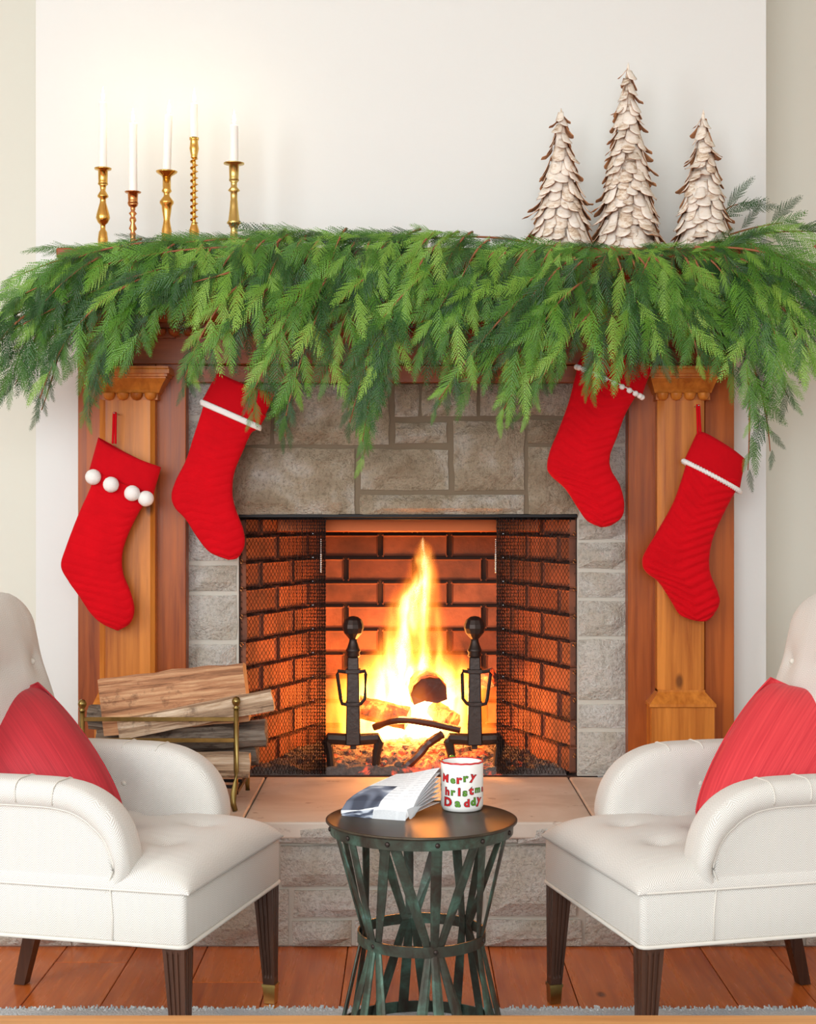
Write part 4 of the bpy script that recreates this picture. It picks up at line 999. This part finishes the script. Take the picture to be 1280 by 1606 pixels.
tag(logmesh('firewood_log', P(187, 1144, 4.045), P(428, 1097, 4.045), [(-.022, -.026), (.02, -.024), (.026, .0), (.02, .026), (-.022, .024), (-.028, 0)], [M_log_p, M_logend], rough=.004, seed=6, n=8), 'pale narrow log slanting up to the right across the rack', 'log', G)
tag(logmesh('firewood_log', P(215, 1160, 4.12), P(418, 1150, 4.12), circ(.042, 11, .9), [M_log_g, M_log_g], rough=.004, seed=7), 'grey barked round log under the slanting pale log', 'log', G)
tag(logmesh('firewood_log', P(140, 1124, 4.20), P(232, 1132, 4.20), circ(.034, 10), [M_log_g, M_logend], rough=.004, seed=8), 'dark log end showing at the rack left side', 'log', G)
tag(logmesh('firewood_log', P(200, 1198, 4.18), P(404, 1180, 4.16), circ(.036, 10), [M_log_g, M_log_g], rough=.004, seed=9), 'dark brown log low in the rack, behind the right post', 'log', G)
tag(logmesh('firewood_log', P(180, 1196, 4.05), P(392, 1200, 4.06), circ(.034, 9, 1.0), [M_log_p, M_logend], rough=.004, seed=10), 'pale cut log at the bottom of the rack by the post', 'log', G)
tag(logmesh('firewood_log', P(150, 1165, 4.13), P(210, 1165, 4.15), circ(.035, 9, 1.0), [M_log_g, M_logend], rough=.004, seed=12), 'short dark log at the far left of the rack', 'log', G)

# ================================================================== ARMCHAIRS
def sgn_pow(a, p): return (1 if a >= 0 else -1) * abs(a) ** p
def box_uv(me):
    l = me.uv_layers.new(name='UVMap').data
    for p in me.polygons:
        n = p.normal
        for li in p.loop_indices:
            c = me.vertices[me.loops[li].vertex_index].co
            if abs(n.z) > .62: l[li].uv = (c.y, c.x)
            elif abs(n.x) > abs(n.y): l[li].uv = (c.y, c.z)
            else: l[li].uv = (c.x, c.z)
def fab(name, v, f, parent, mat=None): o = mk(name, v, f, mat or M_fab, parent); box_uv(o.data); return o
def leg_vf(top, bot, w0, w1, flute=True):
    sec = []
    def side(n, c=.0): pass
    base = []   # unit square section with flutes, corner to corner
    q = [-1, -.62, -.54, -.34, -.26, -.10, -.02]; fl_ = [-1, -.68, -.60, -.40, -.32, -.12, -.04]
    line = []
    if flute:
        for a, dpt in [(-1, 0), (-.64, 0), (-.58, .16), (-.40, .16), (-.34, 0), (-.14, 0), (-.10, .16), (.10, .16), (.14, 0), (.34, 0), (.40, .16), (.58, .16), (.64, 0)]: line.append((a, dpt))
    else: line = [(-1, 0), (0, 0)]
    for k in range(4):
        ca, sa = cos(k * pi / 2), sin(k * pi / 2)
        for a, dp in line:
            x_, y_ = a, -1 + dp; base.append((x_ * ca - y_ * sa, x_ * sa + y_ * ca))
    plain_ = [(x_ / max(abs(x_), abs(y_)), y_ / max(abs(x_), abs(y_))) for x_, y_ in base]
    v = []; f = []; m = len(base); st = [(0, 1), (.04, 1), (.08, 0), (.9, 0), (.93, 1), (1, 1)] if flute else [(0, 1), (1, 1)]
    for t, pl in st:
        c = Vector(top).lerp(Vector(bot), t); w = w0 + (w1 - w0) * t
        for x_, y_ in (plain_ if pl else base): v.append(c + Vector((x_ * w / 2, y_ * w / 2, 0)))
    for i in range(len(st) - 1):
        for k in range(m): f.append((i * m + k, (i + 1) * m + k, (i + 1) * m + (k + 1) % m, i * m + (k + 1) % m))
    f.append(tuple(range(m))); f.append(tuple((len(st) - 1) * m + k for k in range(m - 1, -1, -1)))
    return v, f
def armchair(loc, rz, lab):
    r = empty('armchair', loc, rz); tag(r, lab, 'armchair', 'cream tufted armchairs by the round table')
    W2 = .2755; ZB = .265
    # seat base (boxing)
    box('seat_base', -.60, 0, -W2, W2, ZB, .374, M_fab, r, bev=.012, seg=3, boxuv=True, smooth=True)
    def loop_pts(z, e=0): 
        c = .014; pts = []
        for cx, cy, a0 in ((0, -W2, -90), (0, W2, 0), (-.60, W2, 90), (-.60, -W2, 180)):
            sx = -c if cx == 0 else c; sy = c if cy < 0 else -c
            for a in range(0, 91, 30): pts.append((cx + sx + (c + e) * cos(radians(a0 + a)), cy + sy + (c + e) * sin(radians(a0 + a)), z))
        return pts
    tube('piping', loop_pts(ZB + .004, .001), .0042, M_pipe, r, n=6, closed=True)
    tube('piping', loop_pts(.372, 0), .0030, M_pipe, r, n=6, closed=True)
    # seat cushion: crowned, dimpled
    btn = [(-.12, -.09), (-.12, .09), (-.26, -.17), (-.26, 0), (-.26, .17), (-.40, -.09), (-.40, .09)]
    N, Mn = 60, 60; v = []; f = []
    for i in range(N + 1):
        for j in range(Mn + 1):
            a = -1 + 2 * i / N; b = -1 + 2 * j / Mn; a_ = sin(a * pi / 2); b_ = sin(b * pi / 2)
            x_ = -.255 + .263 * a_; y_ = (W2 + .002) * b_
            e = max(0, (1 - abs(a_) ** 7)) ** .45 * max(0, (1 - abs(b_) ** 7)) ** .45
            h = .374 - .004 + .046 * e + .016 * (1 - b_ * b_) * e + .010 * (1 - a_ * a_) * e
            for bx, by in btn: h -= .034 * exp(-sqrt((x_ - bx) ** 2 + (y_ - by) ** 2 + .00004) / .028)
            v.append((x_, y_, h))
    for i in range(N):
        for j in range(Mn): k = i * (Mn + 1) + j; f.append((k, k + Mn + 1, k + Mn + 2, k + 1))
    rim = [i * (Mn + 1) for i in range(N + 1)] + [N * (Mn + 1) + j for j in range(1, Mn + 1)] + [i * (Mn + 1) + Mn for i in range(N - 1, -1, -1)] + [j for j in range(Mn - 1, 0, -1)]
    f.append(tuple(rim)[::-1]); cu = fab('seat_cushion', v, f, r)
    for bx, by in btn:
        h = .374 + .046 + .016 * (1 - (by / W2) ** 2) + .008 - .034; lathe('button', [(.0005, .004), (.006, .0032), (.0085, .001), (.008, -.002)], M_pipe, r, n=12, c=(bx, by, h))
    # arms
    for s in (-1, 1):
        out = resample([Vector((q[0], 0, q[1])) for q in [(-.64, .574), (-.35, .575), (-.26, .571), (-.205, .556), (-.160, .526), (-.130, .482), (-.117, .430), (-.121, .398), (-.138, .370), (-.146, .350)]], 44)
        out = [(p.x, p.z) for p in out]; n = len(out)
        nr = []
        for i in range(n):
            p, q = out[max(i - 1, 0)], out[min(i + 1, n - 1)]; l_ = sqrt((q[0] - p[0]) ** 2 + (q[1] - p[1]) ** 2); nr.append(((q[1] - p[1]) / l_, -(q[0] - p[0]) / l_))
        # layers from the outer side panel over the padded roll to the inner face: (distance inwards from the chair side, inset)
        lay = [(.004, .062), (.004, .053), (.001, .050), (-.006, .044), (-.011, .034), (-.012, .022), (-.008, .010), (.0, .003), (.010, .0), (.058, .0), (.068, .003), (.077, .010), (.083, .021), (.086, .034), (.088, .050), (.090, .075)]
        v = []; f = []
        for yv, ins in lay:
            for i in range(n):
                k_ = 1 - .55 * max(0, (i / (n - 1) - .72) / .28); x_ = out[i][0] + nr[i][0] * ins * k_; z_ = out[i][1] + nr[i][1] * ins * k_
                e = exp(-((x_ + .345) ** 2 + (z_ - .488) ** 2) / .0007) * .010 if yv > .08 else 0
                yy_ = yv + (.016 * max(0, (i / (n - 1) - .86) / .14) if yv < .01 else 0); v.append((x_, s * (W2 - yy_ + e), z_))
        for j in range(len(lay) - 1):
            for i in range(n - 1): f.append((j * n + i, j * n + i + 1, (j + 1) * n + i + 1, (j + 1) * n + i))
        o_ = len(v); M_ = len(lay) - 1
        # inner face fan strips down to the seat, dimpled round the button
        rows = 12
        for r_ in range(1, rows + 1):
            for i in range(n):
                bx, _, bz = v[M_ * n + i]; t_ = r_ / rows; zb_ = .33; x_ = bx + (-.36 - bx) * t_ * .25; z_ = bz + (zb_ - bz) * t_
                dip = .020 * exp(-sqrt((x_ + .345) ** 2 + (z_ - .488) ** 2 + .00003) / .020) + .004 * exp(-((x_ + .345) / .005) ** 2)
                v.append((x_, s * (W2 - .091 - .004 * sin(pi * min(1, t_)) + dip), z_))
        for r_ in range(rows):
            for i in range(n - 1): f.append((o_ + (r_ - 1) * n + i, o_ + (r_ - 1) * n + i + 1, o_ + r_ * n + i + 1, o_ + r_ * n + i) if r_ else (M_ * n + i, M_ * n + i + 1, o_ + i + 1, o_ + i))
        c0 = len(v)
        for i in range(n): v.append((out[i][0] * .9 - .03, s * (W2 - .006), .30))      # outer panel runs down into the base
        for i in range(n - 1): f.append((i, i + 1, c0 + i + 1, c0 + i))
        bmr = bmesh.new(); o = mk('arm', v, f, M_fab, r); bmr.from_mesh(o.data); bmesh.ops.recalc_face_normals(bmr, faces=bmr.faces); bmr.to_mesh(o.data); bmr.free(); box_uv(o.data)
        tube('seam', [(out[i][0] + nr[i][0] * .051 * (1 - .55 * max(0, (i / (n - 1) - .72) / .28)), s * (W2 - .002), out[i][1] + nr[i][1] * .051 * (1 - .55 * max(0, (i / (n - 1) - .72) / .28))) for i in range(n)], .0020, M_pipe, r, n=5)
        for i in (18, 23):
            pts = [(out[i][0] + nr[i][0] * (ins - .001), s * (W2 - yv + (.001 if yv < 0 else 0)), out[i][1] + nr[i][1] * (ins - .001)) for yv, ins in lay[3:12]]
            tube('seam', pts, .0016, M_pipe, r, n=5, up=Vector((.3, .5, 1)))
        bm = bmesh.new(); bmesh.ops.create_icosphere(bm, subdivisions=2, radius=.0075); bmesh.ops.translate(bm, verts=bm.verts[:], vec=(-.345, s * (W2 - .078), .488)); from_bm('button', bm, M_pipe, r, True)
        tube('seam', [(-.345, s * (W2 - .0905), .42), (-.345, s * (W2 - .085), .465), (-.345, s * (W2 - .079), .488), (-.345, s * (W2 - .084), .51), (-.345, s * (W2 - .084), .54)], .0010, M_pipe, r, n=5)
        # welt where the side panel meets the seat box
        tube('seam', [(-.155, s * (W2 + .001), .372), (-.150, s * (W2 + .001), .32), (-.150, s * (W2 + .001), .268)], .0018, M_pipe, r, n=5)
    # side panels below the arms down to the base
    # back: lofted superellipse sections, raked
    N, ns = 60, 56; v = []; f = []
    bt = [(.62, -.10), (.62, .10), (.76, -.0), (.76, -.17), (.76, .17), (.50, 0), (.50, -.17), (.50, .17)]
    for i in range(N + 1):
        z = .30 + (.925 - .30) * i / N; u = (z - .30) / .625
        end = sqrt(max(0, 1 - max(0, (u - .86) / .14) ** 2.2)); hw = (.272 - .045 * u ** 1.6) * (.42 + .58 * end) if u > .86 else (.272 - .045 * u ** 1.6)
        tk = .060 * (end ** .6 if u > .86 else 1) + .001; cx = -.505 - .155 * max(u - .12, 0) ** 1.1
        for k in range(ns):
            q = 2 * pi * k / ns; x_ = cx + sgn_pow(cos(q), .8) * tk; y_ = sgn_pow(sin(q), .55) * hw
            if cos(q) > 0:
                for bz, by in bt: x_ -= .036 * exp(-sqrt((z - bz) ** 2 + (y_ - by) ** 2 + .00004) / .036)
                x_ += .012 * (1 - (y_ / .28) ** 2)
                for sy in (-.125, .125): x_ -= .004 * exp(-((y_ - sy) / .006) ** 2)
            v.append((x_, y_, z))
    for i in range(N):
        for k in range(ns): f.append((i * ns + k, i * ns + (k + 1) % ns, (i + 1) * ns + (k + 1) % ns, (i + 1) * ns + k))
    f.append(tuple(range(ns - 1, -1, -1))); f.append(tuple(N * ns + k for k in range(ns))); fab('backrest', v, f, r)
    for bz, by in bt:
        u = (bz - .30) / .625; x_ = -.505 - .155 * (u - .12) ** 1.1 + .060 - .008 + .012 * (1 - (by / .28) ** 2)
        bm = bmesh.new(); bmesh.ops.create_icosphere(bm, subdivisions=2, radius=.0075); bmesh.ops.translate(bm, verts=bm.verts[:], vec=(x_ - .024, by, bz)); from_bm('button', bm, M_pipe, r, True)
    # legs
    for s in (-1, 1):
        v, f = leg_vf((-.026, s * (W2 - .026), ZB + .004), (-.016, s * (W2 - .022), .042), .046, .026); lg = mk('leg', v, f, M_darkwood, r, smooth=False)
        v, f = join_vf([leg_vf((-.016, s * (W2 - .022), .044), (-.0155, s * (W2 - .022), .038), .031, .031, False), leg_vf((-.0155, s * (W2 - .022), .038), (-.015, s * (W2 - .022), .001), .028, .024, False)])
        mk('brass_cap', v, f, M_brass_pale if lab.startswith('left') else M_brass_old, lg, smooth=False)
        v, f = leg_vf((-.56, s * (W2 - .035), ZB + .004), (-.625, s * (W2 - .035), .001), .040, .027, False); mk('leg', v, f, M_darkwood, r, smooth=False)
    return r
CA = atan2(-.249, .968)
armchair((-.366 + .01, 3.182, 0), CA, 'left cream herringbone armchair with buttoned seat, beside the log rack')
armchair((.366 + .01, 3.182, 0), pi - CA, 'right cream herringbone armchair with buttoned seat, facing the round table')

# ================================================================== PILLOWS
def pillow(A, Bc, C, D, th, mat, lab, flip=1, sag=.0):
    """A..D corners (world), plump between"""
    A, Bc, C, D = Vector(A), Vector(Bc), Vector(C), Vector(D); c = (A + Bc + C + D) / 4; n = ((Bc - A).cross(D - A)).normalized()
    N = 36; v = []; f = []; uv = []
    for side in (1, -1):
        for i in range(N + 1):
            for j in range(N + 1):
                u, w = i / N, j / N; p = A.lerp(Bc, u).lerp(D.lerp(C, u), w)
                eu, ew = 2 * u - 1, 2 * w - 1     # edges bow inwards between corners
                q = p + (c - p) * (-.17 * (1 - eu * eu) * abs(ew) ** 3 + .10 * (1 - ew * ew) * abs(eu) ** 3)
                h = th * (max(0, (1 - abs(eu) ** 2.6)) * max(0, (1 - abs(ew) ** 2.6))) ** .5
                h *= 1 + .10 * noise.noise(p * 9); h -= th * .16 * exp(-((u - w) * 7) ** 2) * (abs(eu) ** 2) * (1 if abs(eu) < .95 else 0)
                v.append(q - c + n * h * side); uv.append((u * .4, w * .4))
    m = (N + 1) ** 2
    for i in range(N):
        for j in range(N):
            k = i * (N + 1) + j; f.append((k, k + N + 1, k + N + 2, k + 1)); f.append((m + k, m + k + 1, m + k + N + 2, m + k + N + 1))
    rim = [i * (N + 1) for i in range(N + 1)] + [N * (N + 1) + j for j in range(1, N + 1)] + [i * (N + 1) + N for i in range(N - 1, -1, -1)] + [j for j in range(N - 1, 0, -1)]
    for a, b in zip(rim, rim[1:] + rim[:1]): f.append((a, b, m + b, m + a))
    r = empty('throw_pillow', c); tag(r, lab, 'pillow', 'red throw pillows on the armchairs')
    mk('pillow_cover', v, f, mat, r, uvs=uv)
    tube('edge_seam', [Vector(v[k]) for k in rim], .0022, mat, r, n=5, closed=True)
    return r
pillow(P(57, 1072, 3.40), P(194, 1278, 3.13), P(-30, 1330, 3.14), P(-170, 1130, 3.38), .074, M_pil_l, 'crimson throw pillow leaning in the left armchair')
pillow(P(1211, 1064, 3.40), P(1092, 1278, 3.13), P(1310, 1330, 3.14), P(1440, 1130, 3.38), -.074, M_pil_r, 'red throw pillow coloured as sunlit, leaning in the right armchair')

# ================================================================== RUG AND COFFEE TABLE
rg_ = box('rug', -1.35, 1.35, 1.1, 3.375, 0, .006, M_rug, bev=.003); tag(rg_, 'pale grey blue patterned rug under the round table', 'rug')
L = []
for i in range(1500):
    x_ = random.uniform(-1.34, 1.34); y_ = 3.375 + random.uniform(-.02, .006); h = random.uniform(.003, .008)
    a = Vector((x_, y_, .002)); b = a + Vector((random.uniform(-.004, .004), random.uniform(0, .008), h)); L.append(tube_vf([a, b], .0022, 3))
v, f = join_vf(L); tf = mk('pile_edge', v, f, M_rug, rg_, smooth=False); tf['kind'] = 'stuff'
ct = empty('coffee_table', (0, 1.55, 0)); tag(ct, 'light wooden coffee table edge along the bottom foreground', 'coffee table')
for i in range(4): box('tabletop_board', -.75, .75, -.44 + i * .222, -.44 + (i + 1) * .222 - .001, .405, .442, M_coffee, ct, bev=.004, seg=2)
for sx in (-.68, .68):
    for sy in (-.38, .38): box('leg', sx - .03, sx + .03, sy - .03, sy + .03, .006, .405, M_coffee, ct, bev=.004)
for sy in (-.38, .38): box('apron', -.66, .66, sy - .012, sy + .012, .33, .405, M_coffee, ct, bev=.002)
ct.location = (0, 2.004 - .447, 0)

# ================================================================== ROUND TABLE
TX, TY, TZ = .028, 3.172, .466
tb = empty('round_side_table', (TX, TY, .006)); tag(tb, 'round green patinated metal strap table between the armchairs', 'side table')
zt = TZ - .006
lathe('tabletop', [(.001, zt - .006), (.186, zt - .006), (.1965, zt - .006), (.1985, zt - .004), (.1985, zt - .001), (.197, zt), (.194, zt), (.191, zt - .0012), (.001, zt - .0012)], M_top, tb, n=72, cap=False)
def hoop(nm, z0_, z1_, R0, R1, th=.003):
    return lathe(nm, [(R0, z0_), (R1, z1_), (R1 - th, z1_), (R0 - th, z0_), (R0, z0_)], M_pat, tb, n=72, cap=False, smooth=False)
hoop('apron_band', zt - .028, zt - .006, .1895, .191); hoop('waist_ring', .207, .229, .1330, .1330, .004); hoop('base_ring', .0, .024, .183, .181, .004)
def rivet(a, R, z, r_=.0052):
    bm = bmesh.new(); bmesh.ops.create_uvsphere(bm, u_segments=10, v_segments=6, radius=r_)
    for v_ in bm.verts: v_.co.y *= .6
    bmesh.ops.rotate(bm, verts=bm.verts[:], matrix=Matrix.Rotation(a + pi / 2, 3, 'Z')); bmesh.ops.translate(bm, verts=bm.verts[:], vec=(R * cos(a), R * sin(a), z)); from_bm('rivet', bm, M_iron, tb, True)
base_a = -pi / 2 + radians(9)
for k in range(12): rivet(base_a + k * pi / 6, .1912, zt - .017)
for k in range(6): rivet(base_a + k * pi / 3 + radians(3), .1332, .218, .005)
def strap(a_top, a_mid, a_bot, lay):
    pts = []
    for t in [i / 8 for i in range(9)]:
        # straight bars between rings (chords)
        def ring(a, R): return Vector((R * cos(a), R * sin(a), 0))
        T = ring(a_top, .1862 - lay); Mi = ring(a_mid, .1292 - lay); Bt = ring(a_bot, .1775 - lay)
        pts.append(None)
    seq = [(T, zt - .007), (T.lerp(Mi, .5), (zt - .007 + .218) / 2), (Mi, .218), (Mi.lerp(Bt, .5), .110), (Bt, .002)]
    v = []; f = []; hw = .0108
    P3 = [Vector((p.x, p.y, z)) for p, z in seq]
    for i, p in enumerate(P3):
        t_ = (P3[min(i + 1, 4)] - P3[max(i - 1, 0)]).normalized(); o_ = Vector((p.x, p.y, 0)).normalized(); s_ = t_.cross(o_).normalized(); n_ = s_.cross(t_).normalized()
        if n_.dot(o_) < 0: n_ = -n_
        w_ = hw * (.72 if i == 2 else 1)
        for a, b in ((-w_, 0), (-w_ * .5, .0018), (w_ * .5, .0018), (w_, 0), (w_, -.0022), (-w_, -.0022)): v.append(p + s_ * a + n_ * b)
    for i in range(4):
        for k in range(6): f.append((i * 6 + k, i * 6 + (k + 1) % 6, (i + 1) * 6 + (k + 1) % 6, (i + 1) * 6 + k))
    f += [tuple(range(6)), tuple(24 + k for k in range(5, -1, -1))]
    bm_ = mk('strap', v, f, M_pat, tb, smooth=False); return bm_
for k in range(6):
    a = base_a + k * pi / 3; m_ = a + radians(2)
    strap(a, m_, a + radians(4), 0); strap(a - radians(28), m_ - radians(4.5), a - radians(17) + radians(4), .0025); strap(a + radians(28), m_ + radians(4.5), a + radians(25), .0025)

# ================================================================== MUG
mug = empty('mug', (P(724.5, 0, 3.28).x, 3.272, TZ - .001)); tag(mug, 'white mug with red and green hand lettered writing on the round table', 'mug')
MR = .0455; MH = .1035
lathe('cup', [(.001, .0015), (.034, .0015), (.038, .0), (.0425, .002), (MR, .010), (MR, MH - .002), (MR - .0015, MH), (MR - .0035, MH - .001), (MR - .004, .012), (MR - .010, .006), (.001, .006)], M_glaze, mug, n=64, cap=False)
tube('rim_line', [((MR - .0014) * cos(2 * pi * k / 64), (MR - .0014) * sin(2 * pi * k / 64), MH - .001 + .0004 * sin(k * 1.3)) for k in range(64)], .0021, M_mred, mug, n=8, closed=True)
tube('handle', resample([(-.014, MR - .002, .088), (-.018, MR + .018, .099), (-.022, MR + .034, .090), (-.022, MR + .036, .055), (-.019, MR + .022, .028), (-.014, MR - .002, .022)], 22), .0065, M_mgrn, mug, n=10, up=Vector((1, 0, 0)))
def letter(ch, s_mid, z, size, mat, tilt=0):
    """one painted letter, as ink lying on the round wall of the mug; s_mid = arc position"""
    for k, (off, m, rad) in enumerate(((.9, M_mblk, .00025), (.30, mat, .00055))):
        cu = bpy.data.curves.new('letter', 'FONT'); cu.body = ch; cu.size = size * 1.08; cu.offset = size * .052 * off if k == 0 else size * .012; cu.align_x = 'CENTER'; cu.resolution_u = 3
        if k == 1: cu.offset = size * .034
        else: cu.offset = size * .075
        ob = bpy.data.objects.new('tmp', cu); me = bpy.data.meshes.new_from_object(ob); bpy.data.objects.remove(ob)
        for v_ in me.vertices:
            x_, y_ = v_.co.x, v_.co.y; x_, y_ = x_ * cos(tilt) - y_ * sin(tilt), x_ * sin(tilt) + y_ * cos(tilt); a = -pi / 2 + (s_mid + x_ * 1.12) / MR
            v_.co = ((MR + rad) * cos(a), (MR + rad) * sin(a), z + y_)
        me.materials.clear(); me.materials.append(m); o = bpy.data.objects.new('letter' if k else 'letter_outline', me); link(o, mug)
R_, G_ = M_mred, M_mgrn
pm = 3.23 / F
def arc(px): return MR * math.asin(max(-.999, min(.999, (px - 724.5) * pm / MR)))
zb = lambda py: (1270.5 - py) * pm
for ch, px, py, sz, m, tl in (('M', 697.5, 1223, .0205, R_, -.06), ('e', 709, 1224, .0185, G_, .0), ('r', 718.5, 1224, .0225, R_, 0), ('r', 729, 1221, .021, G_, .05), ('y', 740.5, 1219, .021, R_, -.2),
                              ('C', 690.5, 1240, .0195, G_, 0), ('h', 700.5, 1243.5, .0205, R_, .0), ('r', 709, 1243, .019, G_, 0), ('i', 719, 1243, .022, R_, 0), ('s', 728, 1243.5, .020, G_, 0), ('t', 738, 1241.5, .022, R_, 0), ('m', 748.5, 1239.5, .018, G_, 0), ('a', 756, 1240, .018, R_, 0),
                              ('D', 701, 1261, .0235, R_, -.03), ('a', 716.5, 1260.5, .021, G_, 0), ('d', 731, 1260.5, .020, R_, 0), ('d', 741.5, 1259, .0205, G_, .05), ('y', 750, 1257, .023, R_, -.15)):
    z_ = zb(py)
    s_m = arc(px) if px < 757 else arc(757) + .008
    letter(ch, s_m, z_, sz, m, tl)

# ================================================================== NEWSPAPER
nw = empty('newspaper', (-.06, 3.2, TZ)); tag(nw, 'folded newspaper lying on the round table beside the mug', 'newspaper'); n0 = Vector(nw.location)
def sheet(nm, c00, c10, c11, c01, bulge, mat, idxf=None, th=.0006, N=10, ub=.5):
    c = [Vector(q) for q in (c00, c10, c11, c01)]; v = []; f = []; uv = []; idx = []
    for side in (0, 1):
        for i in range(N + 1):
            for j in range(N + 1):
                u, w = i / N, j / N; p = c[0].lerp(c[1], u).lerp(c[3].lerp(c[2], u), w); p.z += bulge * sin(pi * w ** ub) * (1) + .0015 * sin(u * 5 + w * 3)
                v.append(p - n0 + Vector((0, 0, -th * side))); uv.append((u * .3, w * .3))
    m = (N + 1) ** 2
    for i in range(N):
        for j in range(N):
            k = i * (N + 1) + j; f.append((k, k + N + 1, k + N + 2, k + 1)); f.append((m + k, m + k + 1, m + k + N + 2, m + k + N + 1)); s_ = idxf(i / N, j / N) if idxf else 0; idx += [s_, 0]
    rim = [i * (N + 1) for i in range(N + 1)] + [N * (N + 1) + j for j in range(1, N + 1)] + [i * (N + 1) + N for i in range(N - 1, -1, -1)] + [j for j in range(N - 1, 0, -1)]
    for a, b in zip(rim, rim[1:] + rim[:1]): f.append((a, b, m + b, m + a)); idx.append(0)
    return mk(nm, v, f, mat, nw, smooth=False, uvs=uv, idx=idx)
z0n = TZ + .001
FLc = P(536, 1279, 3.205); FRc = P(636, 1289, 3.150); 
def zset(p, z): return (p.x, p.y, z)
A_ = zset(P(535, 1278, 3.205), z0n + .002); B_ = zset(P(636, 1290, 3.150), z0n + .001)
# bottom layers lying on the table, then a fan of leaves opening towards the back
for k in range(8):
    t = k / 7
    fl_ = Vector(A_) + Vector((0, 0, .0009 * k)); fr_ = Vector(B_) + Vector((.002 * k, .003 * k, .0013 * k))
    br_ = P(690, 1259 - 54 * t, 3.27 - .02 * t); bl_ = P(598 + 24 * t, 1262 - 48 * t, 3.33)
    sheet('page', fl_, fr_, br_, bl_, (.004 + .010 * t), [M_paper if k in (0, 7) else M_paperw, M_photo], (lambda u, w: 1 if (u < .46 and w < .42) else 0) if k == 7 else None)
# the strip of the front fold
f0 = P(572, 1279, 3.17); sheet('fold_flap', P(586, 1270.5, 3.165), P(637, 1272, 3.145), P(636, 1288.5, 3.148), P(583, 1284, 3.172), .0, [M_paper], N=6)
sheet('fold_flap', P(536, 1276.5, 3.203), P(586, 1268, 3.166), P(584, 1284, 3.170), P(536, 1279.5, 3.203), .0, [M_photo], N=6)
sheet('fold_flap', P(638, 1270, 3.150), P(662, 1262, 3.18), P(650, 1281, 3.172), P(642, 1284, 3.155), .002, [M_paperw], N=6)
